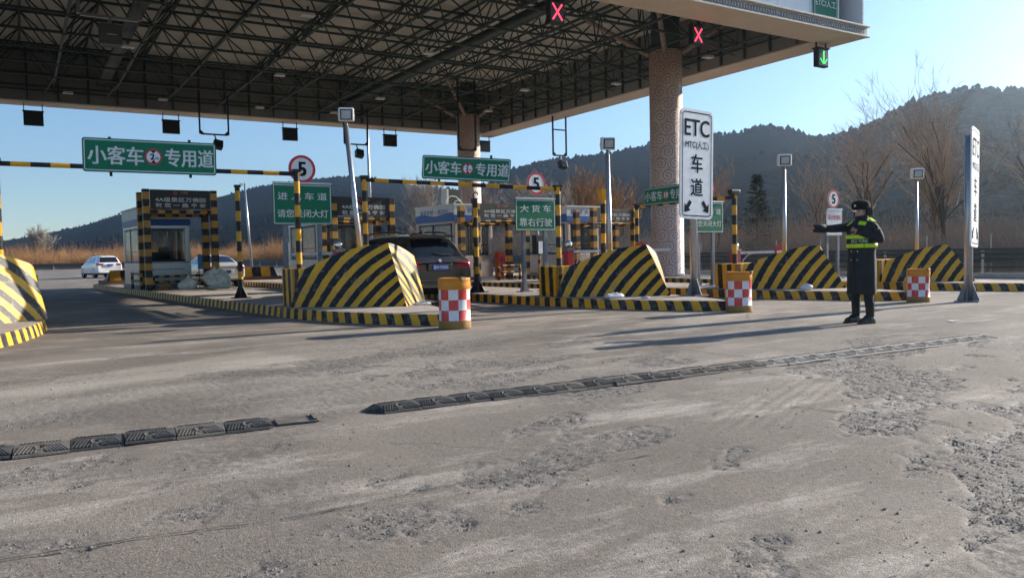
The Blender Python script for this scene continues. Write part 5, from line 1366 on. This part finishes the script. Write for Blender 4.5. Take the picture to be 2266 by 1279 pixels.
mat('bark', (.085, .065, .05), .95, var=.3); mat('twig_brown', (.30, .245, .20), .9, var=.3, vscale=.4); mat('twig_orange', (.34, .18, .07), .85, var=.35, vscale=.4)
mat('twig_grey', (.32, .235, .17), .9, var=.3, vscale=.4); mat('twig_dark', (.075, .055, .045), .9, var=.3)
def bare_tree(label, loc, H, seed, twig, spread=.9, lv=3, up=1.0, n1=(2, 2, 1), trunk=1, tl=.6, rmin=.0055, rz=0.0, group='bare winter trees behind the guard rail'):
    g = thing('bare_tree', label, 'tree', loc, rz, group)
    a, b = grow(seed, H, trunk, spread, lv, up, n1, tl)
    # scale to the wanted height
    top = max(s[1].z for s in b); k = H/top
    a = [(p*k, q*k, r*k, t*k) for p, q, r, t in a]; b = [(p*k, q*k, r*k, t*k) for p, q, r, t in b]
    V, F = segmesh(a, 6, .02); np_obj('trunk', V, F, 'bark', g); V, F = segmesh(b, 3, rmin); np_obj('crown', V, F, twig, g)
    return g
bare_tree('tall bare tree with upright orange brown twigs behind the officer', (39.0, 25.6, .3), 8.9, 3, 'twig_grey', 1.05, 3, .8, (2, 2, 2), 2, .7)
bare_tree('tallest bare tree, its fine crown rising past the hill skyline near the edge-on sign', (36.8, 20.6, .3), 9.9, 12, 'twig_grey', 1.0, 3, .9, (2, 2, 2), 2, .8)
bare_tree('bare tree with reddish twigs showing right beside the ETC sign', (37.5, 35.4, .3), 7.9, 21, 'twig_orange', .8, 3, 1.2, (2, 2, 1), 1, .6)
bare_tree('dense orange twigged willow between the truck sign and the floodlight pole', (40.6, 53.5, .4), 8.6, 33, 'twig_orange', .75, 3, 1.4, (2, 2, 2), 3, .8, .013)
bare_tree('smaller orange twigged willow next to the near carved column', (39.5, 47.0, .4), 6.6, 37, 'twig_orange', .8, 3, 1.3, (2, 2, 1), 2, .7, .013)
bare_tree('brown bare tree behind the second overhead sign', (42.0, 64.0, .5), 8.8, 41, 'twig_brown', .9, 3, 1.0, (2, 2, 2), 2, .8, .016)
bare_tree('spreading brown bare tree close to the far carved column', (43.0, 76.0, .5), 10.3, 45, 'twig_brown', .95, 3, 1.0, (2, 2, 2), 2, .9, .018)
bare_tree('round brown bare tree behind the dark SUV roof', (41.5, 86.0, .5), 10.6, 51, 'twig_brown', .95, 3, .9, (2, 2, 2), 2, .9, .02)
bare_tree('bare tree with a dark forked trunk between the far column and the truck sign', (36.6, 50.5, .4), 7.2, 55, 'twig_brown', 1.0, 3, .8, (2, 2, 1), 1, .7, .013)
bare_tree('wide hazy bare tree between the officer and the edge-on sign', (39.5, 22.6, .3), 9.0, 83, 'twig_grey', .95, 3, 1.1, (2, 2, 2), 3, .8)
bare_tree('low wide bare tree just beyond the edge-on sign', (38.5, 17.4, .3), 7.8, 87, 'twig_grey', 1.0, 3, .9, (2, 2, 2), 2, .8)
bare_tree('dark leaning bare tree low behind the edge-on sign', (35.6, 15.8, .3), 6.2, 61, 'twig_dark', 1.1, 3, .5, (2, 2, 1), 1, .7)
bare_tree('thin grey bare tree between the conifer and the trees behind the officer', (39.8, 29.5, .3), 6.8, 67, 'twig_grey', .9, 3, 1.1, (2, 2, 1), 2, .6)
bare_tree('pale bushy tree at the bend far down the road', (3.0, 176, .6), 8.2, 71, mat('twig_pale', (.30, .27, .22), .9) and 'twig_pale', .8, 3, 1.2, (2, 2, 2), 3, .9, .03, group='trees far down the road')
bare_tree('bare reddish tree on the verge beyond the first booth', (37.0, 112.0, .6), 9.2, 75, 'twig_orange', .85, 3, 1.1, (2, 2, 2), 2, .9, .024, group='trees far down the road')

# conifer
def conifer(label, loc, H, seed):
    g = thing('conifer', label, 'tree', loc); rs = np.random.RandomState(seed)
    MB().tube((0, 0, -.1), (0, 0, H*.96), .10, .02, 8).build('trunk', 'bark', g)
    seg = []; nv = []; nf = []; c = 0
    for k in range(230):
        t = rs.rand()**.8; z = .5+(H-.6)*t; R_ = (1-t)**.8*H*.27+.12; a = rs.rand()*6.28; L_ = R_*rs.uniform(.55, 1.1)
        d = np.array([math.cos(a), math.sin(a), rs.uniform(-.05, .35)]); p0 = np.array([0, 0, z]); p1 = p0+d*L_
        seg.append((Vector(p0), Vector(p1), .02, .006))
        for q in range(26):
            u = rs.uniform(.25, 1.0); b = p0+(p1-p0)*u; nd = d+rs.normal(0, .55, 3); nd /= np.linalg.norm(nd); s = rs.uniform(.10, .22); e = np.cross(nd, rs.normal(0, 1, 3)); e /= np.linalg.norm(e)
            nv += [b-e*.018, b+e*.018, b+nd*s]; nf.append((c, c+1, c+2)); c += 3
    V, F = segmesh(seg, 3, .008); np_obj('limbs', V, F, 'bark', g)
    mat('needles', (.035, .050, .034), .85, var=.5, vscale=2); np_obj('crown', np.array(nv), np.array(nf), 'needles', g)
conifer('young dark green conifer beside the floodlight pole near the officer', (36.3, 31.2, .3), 5.2, 3)

# ---- brushwood: one mass of stems, nobody could count it
def brush(name, label, sampler, n, hmin, hmax, m, seed, rad=.011, nseg=3):
    rs = np.random.RandomState(seed); P = np.array([sampler(rs) for _ in range(n)]); H = rs.uniform(hmin, hmax, n)*P[:, 3]
    A = P[:, :3].copy(); V_ = []; F_ = []; off = 0
    d = rs.normal(0, .22, (n, 3)); d[:, 2] = 1; d /= np.linalg.norm(d, axis=1)[:, None]
    for sgi in range(nseg):
        L_ = H/nseg; B = A+d*L_[:, None]; r0 = rad*(1-.3*sgi)*P[:, 4]; r1 = rad*(1-.3*(sgi+1))*P[:, 4]
        segs_r0 = np.maximum(r0, .003)[:, None]; segs_r1 = np.maximum(r1, .002)[:, None]
        ref = np.tile([[1., 0, 0]], (n, 1)); X = np.cross(ref, d); X /= np.linalg.norm(X, axis=1)[:, None]; Y = np.cross(d, X); V = np.zeros((n, 6, 3))
        for k in range(3):
            c, s = math.cos(2.094*k), math.sin(2.094*k); o = X*c+Y*s; V[:, k] = A+o*segs_r0; V[:, 3+k] = B+o*segs_r1
        F = np.array([(k, (k+1) % 3, 3+(k+1) % 3, 3+k) for k in range(3)]); F = (F[None]+np.arange(n)[:, None, None]*6).reshape(-1, 4)+off
        V_.append(V.reshape(-1, 3)); F_.append(F); off += n*6; A = B; d = d+rs.normal(0, .28, (n, 3)); d[:, 2] = np.abs(d[:, 2]); d /= np.linalg.norm(d, axis=1)[:, None]
    o = np_obj(name, np.concatenate(V_), np.concatenate(F_), m); o['kind'] = 'stuff'; tag(o, label, 'brushwood'); return o
def strip(y0, y1, x0, x1, grow_=0.0):
    def f(rs):
        y = rs.uniform(y0, y1); x = x0+(x1-x0)*rs.rand()**1.3; k = vnoise(np.array([x]), np.array([y]), 3.0, 19)[0]
        return (x, y, .1, .45+.75*k, 1+.012*y)
    return f
brush('brushwood', 'brown winter brushwood filling the verge behind the guard rail', strip(6, 50, 33.3, 46), 16000, 1.0, 3.0, 'twig_brown', 3, .011)
brush('brushwood', 'grey thicket of thin stems behind the officer and the edge-on sign', strip(8, 40, 36, 52), 9000, 1.4, 3.4, 'twig_grey', 5, .012)
brush('brushwood', 'brown thicket behind the middle booths', strip(48, 110, 34, 56), 11000, 1.8, 5.0, 'twig_brown', 7, .017)
brush('brushwood', 'orange osier thicket beyond the middle booths', strip(70, 130, 33.5, 48), 7000, 1.5, 4.6, 'twig_orange', 9, .02)
def far_arc(rs):
    t = rs.rand(); P = [(34, 115), (27, 140), (14, 158), (-6, 170), (-40, 180), (-80, 186)]; s = t*(len(P)-1); i = int(min(s, len(P)-2)); u = s-i
    x = P[i][0]+(P[i+1][0]-P[i][0])*u; y = P[i][1]+(P[i+1][1]-P[i][1])*u; o = 1.5+14*rs.rand(); k = vnoise(np.array([x+o]), np.array([y]), 6.0, 29)[0]
    return (x+o*.5, y+o, .3, .45+.75*k, 2.2)
brush('brushwood', 'orange twigged thicket along the bend at the far end of the road', far_arc, 13000, 2.2, 5.0, 'twig_orange', 11, .018)
# ================================================================== TRAFFIC OFFICER
mat('coat_black', (.016, .018, .020), .8, var=.25, vscale=7, bump=.3, bscale=90); mat('skin', (.52, .31, .23), .55, var=.08); mat('skin_cold', (.50, .24, .19), .55)
mat('fur_black', (.010, .010, .010), .95, bump=1.0, bscale=120); mat('lime', (.55, .80, .03), .45, emit=(.42, .62, .02), estr=0.0); mat('boot_black', (.010, .010, .010), .3); mat('mask_white', (.7, .74, .78), .6)
mat('button', (.6, .58, .5), .25, .9)
def skin_mesh(verts, edges, radii, root=0, sub=2):
    me = bpy.data.meshes.new('sk'); me.from_pydata([tuple(v) for v in verts], edges, []); o = bpy.data.objects.new('sk', me); COL.objects.link(o)
    m = o.modifiers.new('sk', 'SKIN'); sv = me.skin_vertices[0].data
    for i, r in enumerate(radii): sv[i].radius = r if isinstance(r, tuple) else (r, r); sv[i].use_root = (i == root)
    m.use_smooth_shade = True
    s = o.modifiers.new('ss', 'SUBSURF'); s.levels = sub; s.render_levels = sub
    em = bpy.data.meshes.new_from_object(o.evaluated_get(bpy.context.evaluated_depsgraph_get())); bpy.data.objects.remove(o); return em
def officer():
    g = thing('person', 'person in black winter coat, fur hat and lime striped vest, one arm held straight out', 'person', (11.47, 7.75, .004), R(-97)); g.scale = (.96, .98, 1.03)
    # facing -Y; +X is the left side, towards the camera
    sh_r, el_r, wr_r = Vector((-.20, -.03, 1.50)), Vector((-.32, -.32, 1.475)), Vector((-.43, -.58, 1.485))
    sh_l, el_l, wr_l = Vector((.21, .02, 1.50)), Vector((.36, .06, 1.26)), Vector((.12, -.19, 1.43))
    V = [(0, 0, .98), (0, 0, 1.18), (0, -.005, 1.36), (0, .0, 1.50), (0, .0, 1.60), (0, -.02, 1.68), (0, -.03, 1.76), (0, -.02, 1.82),
         sh_r, el_r, wr_r, sh_l, el_l, wr_l,
         (-.10, 0, .92), (-.115, -.02, .52), (-.13, .02, .11), (-.135, -.13, .06), (.10, .0, .92), (.125, .0, .52), (.14, .03, .11), (.15, -.12, .06)]
    Eg = [(0, 1), (1, 2), (2, 3), (3, 4), (4, 5), (5, 6), (6, 7), (3, 8), (8, 9), (9, 10), (3, 11), (11, 12), (12, 13), (0, 14), (14, 15), (15, 16), (16, 17), (0, 18), (18, 19), (19, 20), (20, 21)]
    Rr = [(.17, .14), (.16, .13), (.18, .14), (.14, .10), (.06, .06), (.080, .092), (.088, .100), (.075, .085), (.085, .085), (.068, .068), (.052, .052), (.088, .088), (.070, .070), (.052, .052),
          (.115, .12), (.085, .085), (.062, .062), (.05, .045), (.115, .12), (.085, .085), (.062, .062), (.05, .045)]
    em = skin_mesh(V, Eg, Rr); em.materials.append(MATS['coat_black']); em.materials.append(MATS['skin'])
    mi = [1 if p.center.z > 1.60 and abs(p.center.x) < .14 else 0 for p in em.polygons]; em.polygons.foreach_set('material_index', mi); em.polygons.foreach_set('use_smooth', [True]*len(mi))
    em.name = 'body'; b = bpy.data.objects.new('body', em); COL.objects.link(b); b.parent = g
    # face turned along the arm
    hd = bpy.data.objects.new('face', None)
    f = MB(); yaw = R(-12)
    f.sphere((0, -.125, 1.705), .020, 6, sc=(.8, 1.1, 1.3))
    for sx in (-1, 1): f.sphere((sx*.092, -.01, 1.705), .022, 6, sc=(.5, .9, 1.4))
    o = f.build('face_features', 'skin', g, smooth=True)
    e = MB()
    for sx in (-1, 1): e.sphere((sx*.034, -.104, 1.735), .011, 6)
    e.build('eyes', 'letter_black', g)
    mk = MB()
    n = 12; VV = []
    for j in range(5):
        z = 1.615+.022*j
        for i in range(n+1): a = R(-155+130*i/n); r = .106-.006*abs(j-2); VV.append((r*.86*math.cos(a), -.022+r*math.sin(a), z))
    mk.add(VV, [(j*(n+1)+i, j*(n+1)+i+1, (j+1)*(n+1)+i+1, (j+1)*(n+1)+i) for j in range(4) for i in range(n)])
    mo = mk.build('mouth_shadow', 'skin', g, smooth=True); bpy.data.objects.remove(mo)
    MB().box((0, -.112, 1.658), (.045, .010, .008)).build('mouth', mat('lips', (.33, .13, .11), .5), g)
    MB().box((-.028, -.122, 1.738), (.05, .012, .022), rz=.2).build('glasses', mat('lens_glint', (.7, .72, .74), .05, .6), g, bevel=.004)
    # fur hat: crown, front flap, ear flaps
    h = MB(); rs = np.random.RandomState(2); o0 = len(h.v)
    h.lathe([(.122, 1.755), (.134, 1.78), (.137, 1.83), (.128, 1.87), (.10, 1.895), (.05, 1.905), (0, 1.907)], (0, -.012, 0), 28)
    h.v = [(x*(1+.03*rs.randn()*.6), y*1.06*(1+.03*rs.randn()*.6), z) for x, y, z in h.v]
    hat = h.build('fur_hat', 'fur_black', g, smooth=True)
    fl = MB(); fl.box((0, -.135, 1.815), (.17, .035, .10)); fl.build('front_flap', 'fur_black', hat, bevel=.015)
    for sx in (-1, 1): MB().box((sx*.122, .025, 1.735), (.035, .13, .13)).build('ear_flap', 'fur_black', hat, bevel=.014)
    MB().box((0, .108, 1.72), (.16, .03, .12)).build('neck_flap', 'fur_black', hat, bevel=.014)
    MB().lathe([(0, -.158), (.02, -.156), (.02, -.15)], (0, 0, 1.82), 12, axis='Y').build('badge', 'button', hat)
    # long coat
    ring = [(.45, .236, .202, .014), (.48, .237, .202, .014), (.60, .240, .202, .012), (.80, .242, .198, .009), (.98, .238, .19, .004), (1.08, .230, .182, 0), (1.20, .244, .190, 0), (1.34, .262, .196, 0), (1.44, .264, .184, 0), (1.51, .246, .158, 0), (1.56, .175, .124, 0), (1.595, .105, .098, 0), (1.66, .108, .108, 0)]
    n = 40; VV = []; FF = []
    for (z, rx, ry, am) in ring:
        for i in range(n): a = 2*math.pi*i/n; k = 1+am*3*math.sin(7*a+z*3)+am*2*math.sin(13*a); VV.append((rx*k*math.cos(a), ry*k*math.sin(a)-.004, z))
    for j in range(len(ring)-1):
        for i in range(n): FF.append((j*n+i, j*n+(i+1) % n, (j+1)*n+(i+1) % n, (j+1)*n+i))
    MB().add(VV, FF).build('coat', 'coat_black', g, smooth=True)
    MB().box((.0, -.196, .75), (.012, .012, .62)).build('coat_seam', 'boot_black', g)
    # waist belt
    def band(z0, z1, m, nm, off, a0=0, a1=360, par=g):
        mb = MB(); V2 = []; k = 48
        for z in (z0, z1):
            rx = np.interp(z, [r[0] for r in ring], [r[1] for r in ring])+off; ry = np.interp(z, [r[0] for r in ring], [r[2] for r in ring])+off
            for i in range(k+1): a = R(a0+(a1-a0)*i/k); V2.append((rx*math.cos(a), ry*math.sin(a)-.004, z))
        mb.add(V2, [(i, i+1, k+2+i, k+1+i) for i in range(k)]); o = mb.build(nm, m, par, smooth=True); s = o.modifiers.new('s', 'SOLIDIFY'); s.thickness = .006; return o
    vest = band(1.16, 1.47, 'coat_black', 'vest', .010)
    band(1.31, 1.372, 'lime', 'reflective_band', .016, par=vest, a0=-178, a1=-30); band(1.31, 1.372, 'lime', 'reflective_band', .016, par=vest, a0=10, a1=175)
    band(1.168, 1.230, 'lime', 'reflective_band', .016, par=vest, a0=-175, a1=-47); band(1.168, 1.230, 'lime', 'reflective_band', .016, par=vest, a0=-45, a1=178)
    # curved lettering on the vest
    t = text('lettering', 'BAO TONG', .055, mat('letter_vest', (.45, .50, .34), .5), vest, (0, 0, 0), width=.25, bold=.02)
    me = t.data; a_c = R(-64)
    for v in me.vertices:
        a = a_c+v.co.x/.235; z = 1.272+v.co.y; rx = np.interp(z, [r[0] for r in ring], [r[1] for r in ring])+.017+v.co.z; ry = np.interp(z, [r[0] for r in ring], [r[2] for r in ring])+.017+v.co.z
        v.co = (rx*math.cos(a), ry*math.sin(a)-.004, z)
    t.rotation_euler = (0, 0, 0)
    # shoulder patches
    for (x, y, z, rz, tl) in ((.13, -.135, 1.545, .35, (R(35), R(12))), (-.13, -.135, 1.545, -.35, (R(35), R(-12))), (.185, .02, 1.595, 0, (0, R(30)))):
        MB().box((x, y, z), (.11, .08, .014), rz=rz, tilt=tl).build('shoulder_patch', 'lime', vest)
    # lowered-arm sleeve badge, buttons, radio
    MB().box((.30, .035, 1.42), (.012, .08, .09), tilt=(0, R(28))).build('sleeve_badge', mat('patch_grey', (.4, .42, .42), .6), g)
    for (a, z) in ((-100, 1.115), (-72, 1.115), (-100, .985), (-72, .985)):
        rx = np.interp(z, [r[0] for r in ring], [r[1] for r in ring])+.006; ry = np.interp(z, [r[0] for r in ring], [r[2] for r in ring])+.006
        MB().sphere((rx*math.cos(R(a)), ry*math.sin(R(a)), z), .014, 6).build('button', 'button', g, smooth=True)
    # boots
    for sx, y in ((-.135, -.02), (.145, -.01)):
        bt = MB(); prof = [(.14, .0, .0), (.14, .0, .03)]
        secs = [(.10, .050, .085), (.06, .056, .13), (.0, .060, .15), (-.07, .054, .10), (-.14, .052, .078), (-.19, .040, .062), (-.212, .02, .045)]
        V2 = []; F2 = []; kk = 10
        for (yy, hw, ht) in secs:
            for i in range(kk): a = math.pi*i/(kk-1); V2.append((sx+hw*math.cos(a), y+yy, .012+ht*math.sin(a)**.7))
        for j in range(len(secs)-1):
            for i in range(kk-1): F2.append((j*kk+i, j*kk+i+1, (j+1)*kk+i+1, (j+1)*kk+i))
            F2.append((j*kk+kk-1, j*kk, (j+1)*kk, (j+1)*kk+kk-1))
        F2 += [tuple(range(kk)), tuple(range(len(secs)*kk-1, (len(secs)-1)*kk-1, -1))]
        bt.add(V2, F2); bt.tube((sx, y+.035, .10), (sx*.98, y+.03, .33), .064, .072, 14); bt.box((sx, y-.05, .008), (.105, .31, .016)); bt.build('boot', 'boot_black', g, smooth=False)
    # hands
    def hand(wr, d, upv, nm, curl):
        d = d.normalized(); side = d.cross(upv).normalized(); up2 = side.cross(d)
        V = [wr, wr+d*.05, wr+d*.09]; E_ = [(0, 1), (1, 2)]; Rr = [(.032, .024), (.042, .022), (.040, .018)]
        for q, (o, L_) in enumerate(((-.030, .070), (-.010, .080), (.010, .075), (.030, .058))):
            b0 = len(V); base = wr+d*.085+side*o; c1 = base+(d*math.cos(curl)-up2*math.sin(curl))*L_*.5; c2 = c1+(d*math.cos(curl*2)-up2*math.sin(curl*2))*L_*.5
            V += [base, c1, c2]; E_ += [(2, b0), (b0, b0+1), (b0+1, b0+2)]; Rr += [.0105, .0095, .008]
        b0 = len(V); base = wr+d*.03-side*.038; V += [base, base+(d*.7-side*.7)*.04, base+(d*.95-side*.5)*.072]; E_ += [(1, b0), (b0, b0+1), (b0+1, b0+2)]; Rr += [.013, .011, .009]
        em = skin_mesh(V, E_, Rr, 0, 2); em.materials.append(MATS['skin_cold']); em.name = nm; o = bpy.data.objects.new(nm, em); COL.objects.link(o); o.parent = g; return o
    hand(wr_r+(wr_r-el_r).normalized()*.02, (wr_r-el_r), Vector((0, 0, 1)), 'hand', .25)
    hand(wr_l+(wr_l-el_l).normalized()*.02, Vector((-.75, -.35, .15)), Vector((.2, -.9, .2)), 'hand', .75)
    for (w_, e_) in ((wr_r, el_r), (wr_l, el_l)):
        d = (w_-e_).normalized(); MB().tube(w_-d*.16, w_+d*.025, .070, .060, 16).build('cuff', 'coat_black', g, smooth=True)
    rd = MB().box((0, 0, 0), (.055, .03, .13)).build('radio', 'boot_black', None, bevel=.006); rd.location = (0, 0, 0)
    bpy.data.objects.remove(rd)
    return g
officer()
# ================================================================== HAZE: even, pale air round the whole place
def haze():
    m = bpy.data.materials.new('haze_air'); m.use_nodes = True; t = m.node_tree; N = t.nodes; L = t.links
    for n in list(N):
        if n.type == 'BSDF_PRINCIPLED': N.remove(n)
    out = [n for n in N if n.type == 'OUTPUT_MATERIAL'][0]
    v = N.new('ShaderNodeVolumePrincipled'); v.inputs['Color'].default_value = (.62, .81, 1.0, 1); v.inputs['Density'].default_value = HAZE; v.inputs['Anisotropy'].default_value = .84
    L.new(v.outputs[0], out.inputs['Volume'])
    o = MB().box((200, 420, 94), (3000, 2600, 200)).build('haze', m); o['kind'] = 'stuff'; tag(o, 'thin pale winter haze filling the valley air', 'haze')
HAZE = .00042
haze()
